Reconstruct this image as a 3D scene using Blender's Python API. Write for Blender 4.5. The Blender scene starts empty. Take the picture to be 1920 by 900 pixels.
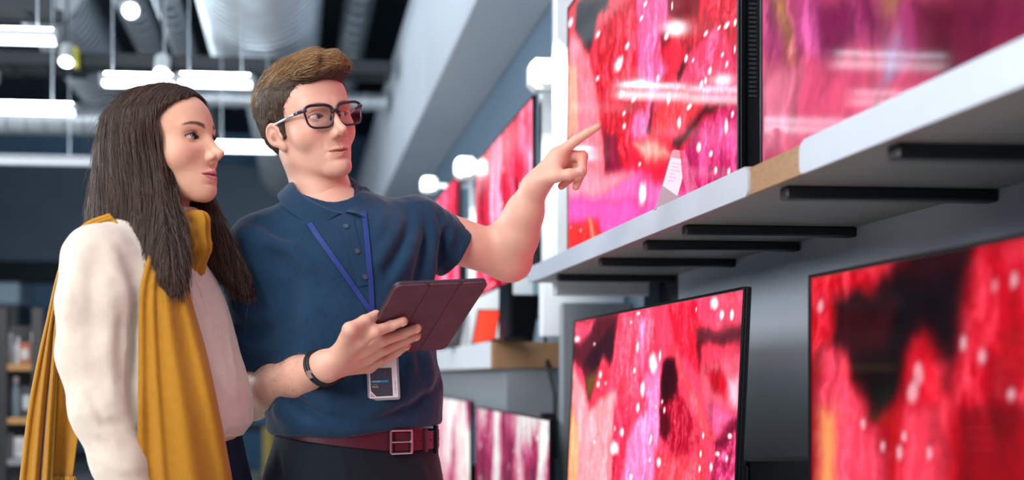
import bpy, math, random
import numpy as np

random.seed(7)
SC = bpy.context.scene
COL = SC.collection

# ---------------------------------------------------------------- camera, world, exposure
YAW = math.atan(202 / 2050)                  # the camera looks a little towards the screen wall
FPX = 2050.0
CAM_Z = 1.2
cam_data = bpy.data.cameras.new('camera')
cam = bpy.data.objects.new('camera', cam_data)
COL.objects.link(cam)
cam.location = (0, 0, CAM_Z)
cam.rotation_euler = (math.pi / 2, 0, -YAW)
cam_data.sensor_width = 36
cam_data.sensor_fit = 'HORIZONTAL'
cam_data.lens = 36 * FPX / 1920
cam_data.shift_x = (960 - 760) / 1920
cam_data.shift_y = (704 - 450) / 1920
cam_data.clip_start = 0.05
cam_data.dof.use_dof = True
cam_data.dof.focus_distance = 2.10
cam_data.dof.aperture_fstop = 2.0
cam_data.dof.aperture_blades = 0
SC.camera = cam

world = bpy.data.worlds.new('world')
SC.world = world
world.use_nodes = True
world.node_tree.nodes['Background'].inputs[0].default_value = (0.05, 0.07, 0.09, 1)
world.node_tree.nodes['Background'].inputs[1].default_value = 0.3
SC.view_settings.view_transform = 'Standard'
SC.view_settings.look = 'None'
SC.view_settings.gamma = 1
SC.view_settings.use_curve_mapping = False
SC.view_settings.exposure = 0.0

LAMP_POWER = 6.0
SCREEN_POWER = 1.95    # emission of a screen showing white

# soft fill lights added outside the view to brighten people and shop
def area_light(name, loc, aim, size, power, color):
    L = bpy.data.lights.new(name, 'AREA'); L.shape = 'RECTANGLE'; L.size, L.size_y = size; L.energy = power; L.color = color
    o = bpy.data.objects.new(name, L); COL.objects.link(o); o.location = loc
    from mathutils import Vector
    o.rotation_euler = (Vector(aim) - Vector(loc)).to_track_quat('-Z', 'Y').to_euler()
    return o
area_light('front_fill_light', (-2.6, -1.2, 2.7), (-.2, 2.2, 1.4), (1.8, 1.4), 150, (1.0, .96, .93))  # added fill from behind the camera, aimed at the two people

area_light('side_fill_light', (-6.6, 6.0, 3.0), (1.0, 4.0, 2.0), (4.0, 1.6), 420, (.86, .94, 1.0))  # added fill from the left for bulkhead, ducts and screen wall
area_light('overhead_fill_light', (-1.9, 1.0, 4.3), (-.3, 2.4, 1.0), (3.0, 3.0), 170, (.93, .97, 1.0))  # added overhead fill, not a fixture of the shop

# ---------------------------------------------------------------- helpers
def srgb(r, g, b):
    f = lambda c: c / 12.92 if c <= 0.04045 else ((c + 0.055) / 1.055) ** 2.4
    return (f(r), f(g), f(b))

def hx(s):
    return srgb(int(s[0:2], 16) / 255, int(s[2:4], 16) / 255, int(s[4:6], 16) / 255)

def pix(px, py, depth):
    """camera-aligned point (x right, y away, z up) seen at pixel px, py and at that depth"""
    return np.array([(px - 760) / FPX * depth, depth, CAM_Z + (704 - py) / FPX * depth])

def at_x(px, py, X):
    """room point on the plane x = X"""
    cx = (px - 760) / FPX
    a = (cx * math.cos(YAW) + math.sin(YAW), -cx * math.sin(YAW) + math.cos(YAW), (704 - py) / FPX)
    k = X / a[0]
    return (X, a[1] * k, CAM_Z + a[2] * k)

def at_y(px, py, Y):
    cx = (px - 760) / FPX
    a = (cx * math.cos(YAW) + math.sin(YAW), -cx * math.sin(YAW) + math.cos(YAW), (704 - py) / FPX)
    k = Y / a[1]
    return (a[0] * k, Y, CAM_Z + a[2] * k)

MATS = {}
def mat(name, color, rough=0.5, metal=0.0, spec=0.5, noise=0.0, nscale=20.0, bump=0.0, bscale=60.0,
        sheen=0.0, coat=0.0, sss=0.0, attr=None, stretch=None, emit=None, estr=0.0, trans=0.0, color2=None, ior=None):
    if name in MATS:
        return MATS[name]
    m = bpy.data.materials.new(name)
    m.use_nodes = True
    nt = m.node_tree
    b = nt.nodes['Principled BSDF']
    b.inputs['Base Color'].default_value = (*color, 1)
    b.inputs['Roughness'].default_value = rough
    b.inputs['Metallic'].default_value = metal
    b.inputs['Specular IOR Level'].default_value = spec
    b.inputs['Sheen Weight'].default_value = sheen
    b.inputs['Sheen Roughness'].default_value = 0.4
    b.inputs['Coat Weight'].default_value = coat
    b.inputs['Transmission Weight'].default_value = trans
    if ior: b.inputs['IOR'].default_value = ior
    if sss > 0:
        b.inputs['Subsurface Weight'].default_value = sss
        b.inputs['Subsurface Radius'].default_value = (0.011, 0.004, 0.002)
        b.inputs['Subsurface Scale'].default_value = 0.6
    if emit is not None:
        b.inputs['Emission Color'].default_value = (*emit, 1)
        b.inputs['Emission Strength'].default_value = estr
    src = None
    if attr:
        a = nt.nodes.new('ShaderNodeVertexColor'); a.layer_name = attr
        src = a.outputs['Color']
    tc = nt.nodes.new('ShaderNodeTexCoord')
    vec = tc.outputs['Object']
    if stretch:
        mp = nt.nodes.new('ShaderNodeMapping')
        mp.inputs['Scale'].default_value = stretch
        nt.links.new(vec, mp.inputs['Vector'])
        vec = mp.outputs['Vector']
    if noise > 0 or color2 is not None:
        n = nt.nodes.new('ShaderNodeTexNoise')
        n.inputs['Scale'].default_value = nscale
        n.inputs['Detail'].default_value = 4
        nt.links.new(vec, n.inputs['Vector'])
        if color2 is not None:
            mx = nt.nodes.new('ShaderNodeMix'); mx.data_type = 'RGBA'
            r = nt.nodes.new('ShaderNodeMapRange')
            r.inputs['From Min'].default_value = 0.35; r.inputs['From Max'].default_value = 0.65
            nt.links.new(n.outputs['Fac'], r.inputs['Value'])
            nt.links.new(r.outputs['Result'], mx.inputs['Factor'])
            mx.inputs['A'].default_value = (*color, 1); mx.inputs['B'].default_value = (*color2, 1)
            src = mx.outputs['Result']
        else:
            h = nt.nodes.new('ShaderNodeHueSaturation')
            r = nt.nodes.new('ShaderNodeMapRange')
            r.inputs['From Min'].default_value = 0.25; r.inputs['From Max'].default_value = 0.75
            r.inputs['To Min'].default_value = 1 - noise; r.inputs['To Max'].default_value = 1 + noise
            nt.links.new(n.outputs['Fac'], r.inputs['Value'])
            nt.links.new(r.outputs['Result'], h.inputs['Value'])
            if src is not None: nt.links.new(src, h.inputs['Color'])
            else: h.inputs['Color'].default_value = (*color, 1)
            src = h.outputs['Color']
    if src is not None:
        nt.links.new(src, b.inputs['Base Color'])
    if bump > 0:
        n2 = nt.nodes.new('ShaderNodeTexNoise')
        n2.inputs['Scale'].default_value = bscale
        n2.inputs['Detail'].default_value = 3
        nt.links.new(vec, n2.inputs['Vector'])
        bp = nt.nodes.new('ShaderNodeBump')
        bp.inputs['Strength'].default_value = bump
        bp.inputs['Distance'].default_value = 0.002
        nt.links.new(n2.outputs['Fac'], bp.inputs['Height'])
        nt.links.new(bp.outputs['Normal'], b.inputs['Normal'])
    MATS[name] = m
    return m

class MB:
    """collects simple solids into one mesh"""
    def __init__(self):
        self.v = []; self.f = []
    def add(self, v, f):
        o = len(self.v)
        self.v += [tuple(map(float, p)) for p in v]
        self.f += [tuple(i + o for i in q) for q in f]
        return self
    def box(self, x0, x1, y0, y1, z0, z1, bev=0.0):
        if bev <= 0:
            v = [(x, y, z) for x in (x0, x1) for y in (y0, y1) for z in (z0, z1)]
            f = [(0, 1, 3, 2), (4, 6, 7, 5), (0, 4, 5, 1), (2, 3, 7, 6), (0, 2, 6, 4), (1, 5, 7, 3)]
            return self.add(v, f)
        c = np.array([(x0 + x1) / 2, (y0 + y1) / 2, (z0 + z1) / 2]); h = np.array([(x1 - x0) / 2, (y1 - y0) / 2, (z1 - z0) / 2])
        b = min(bev, h.min() * 0.98)
        v = []; idx = {}
        for sx in (-1, 1):
            for sy in (-1, 1):
                for sz in (-1, 1):
                    s = np.array([sx, sy, sz])
                    for a in range(3):
                        p = s * (h - b); p[a] = s[a] * h[a]
                        idx[(sx, sy, sz, a)] = len(v); v.append(c + p)
        f = []
        def q(*k): f.append(tuple(idx[i] for i in k))
        for a in range(3):
            o = [i for i in range(3) if i != a]
            for s in (-1, 1):
                ks = []
                for (p, r) in ((-1, -1), (1, -1), (1, 1), (-1, 1)):
                    t = [0, 0, 0]; t[a] = s; t[o[0]] = p; t[o[1]] = r
                    ks.append((*t, a))
                q(*ks)
        for a in range(3):          # edges along axis a
            o = [i for i in range(3) if i != a]
            for p in (-1, 1):
                for r in (-1, 1):
                    t0 = [0, 0, 0]; t0[o[0]] = p; t0[o[1]] = r
                    t1 = list(t0); t0[a] = -1; t1[a] = 1
                    q((*t0, o[0]), (*t1, o[0]), (*t1, o[1]), (*t0, o[1]))
        for sx in (-1, 1):
            for sy in (-1, 1):
                for sz in (-1, 1):
                    q((sx, sy, sz, 0), (sx, sy, sz, 1), (sx, sy, sz, 2))
        return self.add(v, f)
    def tube(self, pts, r, n=10, cap=True):
        """round tube along pts; r a number or one per point"""
        pts = [np.array(p, float) for p in pts]
        rs = r if hasattr(r, '__len__') else [r] * len(pts)
        v = []; f = []
        up = None
        for i, p in enumerate(pts):
            d = pts[min(i + 1, len(pts) - 1)] - pts[max(i - 1, 0)]
            d = d / (np.linalg.norm(d) + 1e-12)
            if up is None:
                up = np.array([0, 0, 1.0]) if abs(d[2]) < 0.9 else np.array([1.0, 0, 0])
            a = np.cross(up, d); a /= np.linalg.norm(a) + 1e-12
            b = np.cross(d, a); up = b
            for k in range(n):
                t = 2 * math.pi * k / n
                v.append(p + rs[i] * (math.cos(t) * a + math.sin(t) * b))
        for i in range(len(pts) - 1):
            for k in range(n):
                k2 = (k + 1) % n
                f.append((i * n + k, i * n + k2, (i + 1) * n + k2, (i + 1) * n + k))
        if cap:
            f.append(tuple(reversed(range(n)))); f.append(tuple((len(pts) - 1) * n + k for k in range(n)))
        return self.add(v, f)
    def lathe(self, prof, axis_o=(0, 0, 0), n=24, axis='z'):
        """profile of (r, h) turned about an axis"""
        v = []; f = []
        for (r, h) in prof:
            for k in range(n):
                t = 2 * math.pi * k / n
                c, s = r * math.cos(t), r * math.sin(t)
                p = {'z': (c, s, h), 'y': (c, h, s), 'x': (h, c, s)}[axis]
                v.append((p[0] + axis_o[0], p[1] + axis_o[1], p[2] + axis_o[2]))
        for i in range(len(prof) - 1):
            for k in range(n):
                k2 = (k + 1) % n
                f.append((i * n + k, i * n + k2, (i + 1) * n + k2, (i + 1) * n + k))
        f.append(tuple(reversed(range(n)))); f.append(tuple((len(prof) - 1) * n + k for k in range(n)))
        return self.add(v, f)
    def prism(self, poly, origin, ax, ay, az):
        """flat polygon poly (u, w) on axes ax, ay extruded by az"""
        o, ax, ay, az = (np.array(t, float) for t in (origin, ax, ay, az))
        n = len(poly)
        v = [o + u * ax + w * ay for u, w in poly] + [o + u * ax + w * ay + az for u, w in poly]
        f = [tuple(reversed(range(n))), tuple(range(n, 2 * n))] + [(k, (k + 1) % n, n + (k + 1) % n, n + k) for k in range(n)]
        return self.add(v, f)
    def build(self, name, m, parent=None, smooth=False, **k):
        me = bpy.data.meshes.new(name)
        me.from_pydata(self.v, [], self.f)
        return link(name, me, m, parent, smooth, **k)

def link(name, me, m, parent=None, smooth=False, fixn=True):
    if fixn:
        import bmesh
        bm = bmesh.new(); bm.from_mesh(me)
        bmesh.ops.recalc_face_normals(bm, faces=bm.faces)
        bm.to_mesh(me); bm.free()
    if smooth:
        me.shade_smooth()
        if smooth != True:
            me.set_sharp_from_angle(angle=math.radians(smooth))
    me.materials.append(m)
    o = bpy.data.objects.new(name, me)
    COL.objects.link(o)
    if parent is not None:
        o.parent = parent
    return o

def rawmesh(name, v, f, m, parent=None, smooth=True, col=None, attr='tint'):
    """numpy vertices and equal-sized faces, optional colour per vertex"""
    v = np.asarray(v, np.float32); f = np.asarray(f, np.int32)
    me = bpy.data.meshes.new(name)
    me.vertices.add(len(v)); me.vertices.foreach_set('co', v.ravel())
    k = f.shape[1]
    me.loops.add(f.size); me.loops.foreach_set('vertex_index', f.ravel())
    me.polygons.add(len(f)); me.polygons.foreach_set('loop_start', np.arange(0, f.size, k, dtype=np.int32))
    me.update(calc_edges=True)
    if col is not None:
        a = me.color_attributes.new(attr, 'FLOAT_COLOR', 'POINT')
        c4 = np.ones((len(v), 4), np.float32); c4[:, :3] = col
        a.data.foreach_set('color', c4.ravel())
    if smooth:
        me.polygons.foreach_set('use_smooth', np.ones(len(f), bool))
    if m is not None: me.materials.append(m)
    o = bpy.data.objects.new(name, me)
    COL.objects.link(o)
    if parent is not None: o.parent = parent
    return o

def empty(name, loc=(0, 0, 0), rz=0.0):
    o = bpy.data.objects.new(name, None)
    o.empty_display_size = 0.1
    COL.objects.link(o)
    o.location = loc; o.rotation_euler = (0, 0, rz)
    return o

def tag(o, label=None, cat=None, group=None, kind=None):
    if label: o['label'] = label
    if cat: o['category'] = cat
    if group: o['group'] = group
    if kind: o['kind'] = kind
    return o

def copy_tree(o, parent=None):
    c = o.copy(); COL.objects.link(c)
    if parent is not None: c.parent = parent
    for ch in list(o.children): copy_tree(ch, c)
    return c

# smooth 2-D value noise in numpy
def vnoise(x, y, seed=0):
    rs = np.random.RandomState(seed)
    T = rs.rand(256, 256)
    xi = np.floor(x).astype(int); yi = np.floor(y).astype(int)
    fx = x - xi; fy = y - yi
    fx = fx * fx * (3 - 2 * fx); fy = fy * fy * (3 - 2 * fy)
    g = lambda a, b: T[a & 255, b & 255]
    return (g(xi, yi) * (1 - fx) + g(xi + 1, yi) * fx) * (1 - fy) + (g(xi, yi + 1) * (1 - fx) + g(xi + 1, yi + 1) * fx) * fy

def fbm(x, y, seed=0, oct=4):
    s = 0; a = 0.5; t = 0
    for i in range(oct):
        s = s + a * vnoise(x * 2 ** i, y * 2 ** i, seed + i); t += a; a *= 0.5
    return s / t
# ---------------------------------------------------------------- the room
RX0, RX1, RY0, RY1, RZ = -7.0, 1.32, -5.0, 16.0, 4.7
def struct(name, mb, m, smooth=False):
    o = mb.build(name, m, None, smooth); o['kind'] = 'structure'; return o
M_floor = mat('pale_floor', hx('c9c6c0'), 0.35, noise=0.05, nscale=3, bump=0.05)
M_ceil = mat('dark_ceiling', hx('2c3c46'), 0.9, noise=0.2, nscale=2)
M_wallblue = mat('blue_grey_wall', hx('6f9cc0'), 0.6, noise=0.08, nscale=0.8)
M_wallgrey = mat('grey_wall', hx('b4bcc6'), 0.6, noise=0.04, nscale=3, bump=0.05)
M_white = mat('white_panel', hx('e4e8ec'), 0.35, noise=0.02)
M_grey = mat('grey_panel', hx('8a8f94'), 0.45, noise=0.04)
M_darkgrey = mat('dark_grey_panel', hx('2c3236'), 0.5, noise=0.05)
M_black = mat('black_metal', hx('15171a'), 0.4, noise=0.1, nscale=30)
M_blackplastic = mat('black_plastic', hx('0e0f12'), 0.3, noise=0.1, nscale=30)
M_steel = mat('galvanised_steel', hx('c6ced4'), 0.42, 0.75, noise=0.12, nscale=6)
M_wood = mat('oak_edge', hx('a07a58'), 0.45, noise=0.2, nscale=9, stretch=(1, 8, 40))
M_shelfunder = mat('grey_laminate', hx('8a8480'), 0.5, noise=0.05, nscale=12, stretch=(1, 6, 6))
M_tube = mat('lamp_tube', (1, 1, 1), 0.5, emit=srgb(0.93, 0.97, 1.0), estr=LAMP_POWER)

struct('floor', MB().box(RX0, RX1 + .5, RY0, RY1 + .2, -0.1, 0), M_floor)
struct('ceiling', MB().box(RX0, RX1 + .5, RY0, RY1 + .2, RZ, RZ + 0.1), M_ceil)
struct('wall_far', MB().box(RX0, RX1 + .5, RY1, RY1 + 0.2, 0, RZ), M_wallblue)
struct('wall_left', MB().box(RX0 - .2, RX0, RY0, RY1 + .2, 0, RZ), M_wallblue)
struct('wall_near', MB().box(RX0, RX1 + .5, RY0 - .2, RY0, 0, RZ), M_wallgrey)
# the screen wall: the grey near bay, then a recess, then the farther bays
WX = 1.10
struct('wall_right', MB().box(RX1 + .3, RX1 + .5, RY0, RY1, 0, RZ), M_wallgrey)
struct('wall_right_panelling', MB().box(WX, RX1 + .3, RY0, 3.08, 0, RZ), M_wallgrey)
struct('wall_right_far_bays', MB().box(WX, RX1 + .3, 3.40, RY1, 0, RZ), mat('bay_wall', hx('62788a'), 0.6, noise=0.05, nscale=2))
struct('trim_1', MB().box(WX + 0.05, RX1 + .3, 3.08, 3.40, 0, 1.62), M_blackplastic)
# bulkhead that runs along the screen wall under the ceiling
bk = struct('trim_2', MB().box(0.765, WX + .5, 3.0, RY1, 2.83, 3.78, 0.01), mat('bulkhead_paint', hx('d4dce6'), 0.55, noise=0.04, nscale=2))
# blue wall band on the far wall, a pale cornice above and skirting below
struct('trim_3', MB().box(RX0, -.2, RY1 - .25, RY1, 2.8, 4.2), mat('far_band', hx('7c94a6'), 0.6, noise=0.1, nscale=2))
struct('trim_4', MB().box(RX0, RX1, RY1 - .06, RY1, 2.5, 2.8), mat('green_dark_band', hx('20383c'), 0.6))
struct('baseboard_far', MB().box(RX0, RX1, RY1 - .04, RY1, 0, 0.12), M_darkgrey)

# divider panels that stand out from the wall between the bays of screens
def divider(x0, y0, z0, z1, m, label, th=0.05, x1=WX):
    o = MB().box(x0, x1, y0, y0 + th, z0, z1, 0.004).build('divider_panel', m)
    return tag(o, label, 'panel', 'divider panels between the screen bays')
divider(0.80, 3.34, 1.45, 2.83, M_white, 'white divider panel beside the large screen the man points at')
divider(0.865, 3.52, 0, 1.44, M_grey, 'grey lower divider panel behind the left edge of the lower screen')
divider(0.80, 5.03, 1.33, 2.17, M_white, 'narrow white divider panel beyond the first far pink screen')
divider(0.80, 6.75, 1.33, 2.17, M_white, 'farthest white divider panel beyond the second far pink screen')

# ---------------------------------------------------------------- linear lamps
def lamp_proto(L, wire=1.9):
    root = empty('linear_lamp', (0, 0, 0))
    MB().box(-L / 2, L / 2, -.03, .03, .012, .05, .008).build('housing', mat('lamp_housing', hx('c8ccd0'), 0.4), root)
    MB().box(-L / 2 + .01, L / 2 - .01, -.030, .030, -.014, .012, .006).build('diffuser', M_tube, root)
    MB().box(-L / 2 + .02, L / 2 - .02, -.024, .024, .050, .053).build('up_light', mat('up_light', (1, 1, 1), .5, emit=srgb(.9, .96, 1), estr=45), root)  # glowing top strip added to brighten the ducts above
    for s in (-1, 1):
        MB().box(s * L / 2 - .008, s * L / 2 + .008, -.034, .034, -.016, .054, .004).build('end_cap', mat('lamp_cap', hx('9aa0a4'), 0.4), root)
        MB().tube([(s * L * .35, 0, .045), (s * L * .35, 0, wire)], .004, 6).build('suspension_wire', M_steel, root)
    return root
LZ = 2.8
def lx(px, py, Y=None):
    d_ = at_y(px, py, 1.0); k = (LZ - CAM_Z) / (d_[2] - CAM_Z); return (d_[0] * k, k)
def lrow(pa, pb, py): return (lx(pa, py)[0], lx(pb, py)[0], lx((pa + pb) / 2, py)[1])
lamps = [(*lrow(-140, 105, 74), 'bright linear ceiling lamp at the top left edge of the picture'),
         (*lrow(191, 329, 158), 'bright linear ceiling lamp just above the womans hair'),
         (*lrow(333, 475, 158), 'bright linear ceiling lamp ending behind the mans hair'),
         (*lrow(-150, 140, 208), 'bright linear ceiling lamp at the left edge level with the womans brow'),
         (*lrow(398, 519, 281), 'bright linear ceiling lamp between the two faces'),
         (-2.95, -1.62, lx(300, 158)[1], 'linear ceiling lamp left of the frame seen mirrored in the upper screens')]
seen = {}
def lamp(x0, x1, y, label, z=LZ, group='linear ceiling lamps'):
    L = round(x1 - x0, 2)
    if 'between the two faces' in label:
        o = lamp_proto(L, .80)
    elif L not in seen:
        seen[L] = o = lamp_proto(L)
    else:
        o = copy_tree(seen[L])
    o.location = ((x0 + x1) / 2, y, z)
    return tag(o, label, 'lamp', group)
for a in lamps: lamp(*a)
# rows of the same lamps over the shop floor in front of the far ones, above the frame
k_ = 0
for y, nm in ((4.2, 'farthest'), (1.8, 'second'), (-.6, 'third'), (-3.0, 'nearest')):
    for x0, nx in ((-3.6, 'left'), (-2.1, 'middle'), (-.6, 'right')):
        lamp(x0, x0 + 1.33, y, '%s linear lamp of the %s row above the picture frame' % (nx, nm), group='lamps above the frame')
r_ = lrow(-130, 174, 304)
dl = lamp(r_[0], r_[1], r_[2], 'dim grey linear ceiling lamp at the left edge, lowest of the row')
M_dim = mat('dim_tube', (1, 1, 1), 0.5, emit=srgb(0.75, 0.85, 0.95), estr=0.35)
for ch in dl.children:
    if ch.name.startswith(('diffuser', 'up_light')):
        ch.data = ch.data.copy(); ch.data.materials[0] = M_dim

# ---------------------------------------------------------------- ducts, pipes, cable trays
def spiral_duct(x, z, r, y0, y1, pitch, label, name='spiral_duct', rib=0.012, n=28):
    root = empty(name, (x, y0, z))
    prof = []; ribs = MB()
    MB().lathe([(r, 0), (r, y1 - y0)], n=n, axis='y').build('duct_shell', M_steel, root, 40)
    y = pitch / 2
    while y < y1 - y0:
        ribs.lathe([(r - .002, y - .012), (r + rib, y), (r - .002, y + .012)], n=n, axis='y'); y += pitch
    o = ribs.build('seam_ribs', M_steel, root, 40); o['kind'] = 'stuff'
    for hy in (.4, (y1 - y0) - .4):
        MB().tube([(0, hy, r - .01), (0, hy, RZ - z)], .008, 6).build('hanger', M_steel, root)
    return tag(root, label, 'duct')
spiral_duct(-0.28, 4.05, 0.46, 6.9, 9.3, 0.12, 'large shiny spiral duct above the mans head')
spiral_duct(-1.95, 4.2, 0.30, 8.65, 13.5, 0.12, 'medium spiral duct running above the womans head')
spiral_duct(-1.32, 4.2, 0.13, 8.3, 13.5, 0.2, 'thin round duct left of the large duct')
spiral_duct(-1.00, 4.1, 0.10, 8.3, 13.5, 0.2, 'thinnest round duct beside the large spiral duct')
spiral_duct(0.50, 4.25, 0.12, 6.9, 14, 0.25, 'thin round duct next to the bulkhead')
spiral_duct(-0.15, 3.9, 0.34, 10.4, 14.5, 0.12, 'farther spiral duct low behind the mans hair')
# elbow that ends the large duct
pts = []
for k in range(9):
    t = k / 8 * math.pi / 2
    pts.append((-0.28 - 0 * t, 9.3 + .6 * math.sin(t), 4.05 + .6 * (1 - math.cos(t))))
big = bpy.data.objects['spiral_duct']
MB().tube([(p_[0] + .28, p_[1] - 6.9, p_[2] - 4.05) for p_ in pts], .46, 28).build('elbow', M_steel, big, 40)
def cross_duct(y, z, r, x0, x1, label):
    root = empty('cross_duct', (x0, y, z))
    MB().lathe([(r, 0), (r, x1 - x0)], n=20, axis='x').build('duct_shell', M_steel, root, 40)
    rb = MB(); x = .1
    while x < x1 - x0:
        rb.lathe([(r - .002, x - .012), (r + .012, x), (r - .002, x + .012)], n=20, axis='x'); x += .15
    o = rb.build('seam_ribs', M_steel, root, 40); o['kind'] = 'stuff'
    return tag(root, label, 'duct')
cross_duct(9.2, 3.30, .13, -6.5, -1.35, 'horizontal spiral duct crossing behind the lamps at left')
cross_duct(8.85, 3.42, .07, -1.2, 0.72, 'horizontal round duct crossing above the lamp behind the mans hair')
def tray(y, z, x0, x1, label):
    root = empty('cable_tray', (x0, y, z)); L = x1 - x0
    for s in (-.12, .12): MB().box(0, L, s - .006, s + .006, 0, .09).build('side_rail', M_darkgrey, root)
    k = MB(); x = .05
    while x < L:
        k.box(x, x + .03, -.12, .12, 0, .012); x += .25
    o = k.build('rungs', M_darkgrey, root); o['kind'] = 'stuff'
    for i in range(4):
        MB().tube([(0, -.08 + .05 * i, .03), (L, -.08 + .05 * i, .03)], .014, 6).build('cable', M_black, root)
    return tag(root, label, 'cable tray')
tray(8.2, 3.44, -3.4, .7, 'dark cable tray crossing above the lamp over the womans head')
tray(7.1, 3.46, -5.0, -1.5, 'dark cable tray above the lamp at top left')
tray(9.0, 3.62, -5.0, -1.7, 'dark cable tray above the left lamp at brow level')
# track spotlights
def spot(px, py, Y, label, aim=(0, -.5, -1), r=.05, e=20):
    x, y, z = at_y(px, py, Y)
    root = empty('track_spotlight', (x, y, z))
    a = np.array(aim, float); a /= np.linalg.norm(a)
    MB().tube([-a * .14, -a * .02, a * .0], [r, r, r * 1.02], 14).build('lamp_head', mat('spot_white', hx('d8dcdc'), .4), root, 40)
    MB().tube([a * .001, a * .006], r * .82, 14).build('lens', mat('spot_lens', (1, 1, 1), .4, emit=srgb(.95, .98, 1), estr=e), root)
    MB().tube([-a * .08, -a * .08 + np.array([0, 0, RZ - z - .005])], .008, 8).build('stem', M_black, root)
    return tag(root, label, 'spotlight', 'track spotlights')
spot(245, 20, 7.6, 'lit white track spotlight above the womans head near the top edge', (.2, -.8, -.5), .055)
spot(303, 137, 7.9, 'lit track spotlight touching the lamp over the womans head', (0, -.6, -1), .055)
spot(86, 240, 11.2, 'pale square spotlight under the left lamp at brow level', (0, -.6, -1), .1, .5)
spot(124, 116, 8.0, 'small spotlight left of the two lamps with a yellow cable', (0, -.6, -1), .05, .8)
MB().tube([at_y(143, 90, 8.0), at_y(144, 128, 8.0)], .02, 8).build('cable_end', mat('yellow_cable', hx('b9b42f'), .5))
tag(bpy.data.objects['cable_end'], 'short yellow cable hanging beside a small spotlight', 'cable')
# wall washers over the white dividers
def washer(x, y, z, label):
    root = empty('wall_washer', (x, y, z))
    MB().box(-.05, .05, -.04, .05, -.01, .09, .02).build('lamp_head', mat('spot_white', hx('d8dcdc'), .4), root)
    MB().tube([(0, -.046, .04), (0, -.038, .04)], .034, 18).build('lens', mat('washer_lens', (1, 1, 1), .4, emit=srgb(.95, .99, 1), estr=5), root)
    MB().box(.04, WX - x - .002, .0, .024, .03, .05).build('stem', M_white, root)
    L = bpy.data.lights.new('washer_beam', 'SPOT'); L.energy = 30; L.spot_size = math.radians(110); L.spot_blend = .6; L.shadow_soft_size = .04; L.color = (.92, .97, 1)
    b = bpy.data.objects.new('washer_beam', L); COL.objects.link(b); b.parent = root; b.location = (-.05, -.16, .12); b.rotation_euler = (math.radians(28), 0, 0)
    return tag(root, label, 'spotlight', 'spotlights on the divider panels')
divider(0.815, 3.60, 1.33, 2.17, M_white, 'bright lit white divider panel left of the tall divider by the large screen')
p = at_y(1020, 165, 3.46); washer(*p, 'bright spotlight at the white divider right of the far pink screen')
p = at_y(873, 333, 4.90); washer(*p, 'bright spotlight left of the far pink screen over the mans shoulder')
p = at_y(805, 360, 6.62); washer(*p, 'small far spotlight just above the mans raised shoulder')

# ---------------------------------------------------------------- left background: racks with goods
def rack(x0, x1, y, label, shelves, posts=(0, 1)):
    root = empty('display_rack', (x0, y, 0)); L = x1 - x0
    for k in posts: MB().box(k * L - .03, k * L + .03, -.03, .03, 0, 1.58).build('post', M_black, root)
    for z, m in shelves: MB().box(0, L, -.02, .42, z - .035, z).build('shelf_board', m, root)
    MB().box(0, L, .42, .44, .1, 1.5).build('back_panel', M_darkgrey, root)
    return tag(root, label, 'rack')
M_yw = mat('yellow_oak', hx('b98a4c'), .5, noise=.15, nscale=8)
RYY = 6.4
xr0 = at_y(-330, 700, RYY)[0]; xr1 = at_y(72, 700, RYY)[0]
zs = [at_y(30, y, RYY)[2] for y in (683, 783, 860)]
rack(xr0, xr1, RYY, 'black display rack with oak shelves at the left edge behind the woman', [(zs[0], M_yw), (zs[1], M_yw), (zs[2], M_grey), (.1, M_grey)], (.83, 1))
cols = ['e8ecee', 'dfe6ea', 'b05a38', 'c9d3d8', '8aa0ac', 'e5e7e4', '2f3a42', 'd8703c', 'bfc8cc', '46525a']
def bottle(px, ytop, ybot, w, Y, color, label, kind):
    x, y, z = at_y(px, ybot, Y)
    zt = at_y(px, ytop, Y)[2] - z; r = w / FPX * Y / 2
    zb = [s for s in zs if s <= z + .06]
    o = empty('bottle' if kind else 'carton', (x, y, min(zs, key=lambda s: abs(s - z))))
    m = mat('goods_' + color, hx(color), .35, noise=.1)
    if kind:
        MB().lathe([(r * .9, 0), (r, .01), (r, zt * .62), (r * .45, zt * .8), (r * .4, zt * .9)], n=14).build('flask', m, o, 40)
        MB().lathe([(r * .5, zt * .86), (r * .5, zt)], n=12).build('cap', mat('goods_cap', hx('dfe3e6'), .4), o, 40)
    else:
        MB().box(-r, r, -r * .7, r * .7, 0, zt, .004).build('box', m, o)
        MB().box(-r * .7, r * .7, -r * .7 - .002, -r * .7, zt * .25, zt * .7).build('printed_label', mat('goods_label', hx('cfd6d8'), .5), o)
    return tag(o, label, 'bottle' if kind else 'box', 'goods on the rack at left')
gl = [(4, 618, 683, 16, 'e8ecee', 'white bottle at the very left of the upper rack shelf', 1), (20, 624, 683, 14, 'c9d3d8', 'pale grey bottle second on the upper rack shelf', 1),
      (34, 632, 683, 12, 'dfe6ea', 'slim white bottle left of the orange carton', 1), (48, 642, 683, 20, 'b05a38', 'orange brown carton on the upper rack shelf', 0),
      (66, 590, 683, 14, 'e5e7e4', 'tall white bottle at the right end of the rack', 1),
      (6, 730, 783, 26, '46525a', 'dark carton at the left of the middle rack shelf', 0), (30, 708, 783, 18, '8aa0ac', 'grey blue bottle on the middle rack shelf', 1),
      (52, 725, 783, 20, '2f3a42', 'nearly black carton on the middle rack shelf', 0),
      (10, 815, 860, 24, 'bfc8cc', 'pale carton at the left of the lower rack shelf', 0), (40, 822, 860, 26, 'e8ecee', 'white carton on the lower rack shelf', 0)]
for a in gl: bottle(a[0], a[1], a[2], a[3], RYY + .12, a[4], a[5], a[6])
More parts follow.
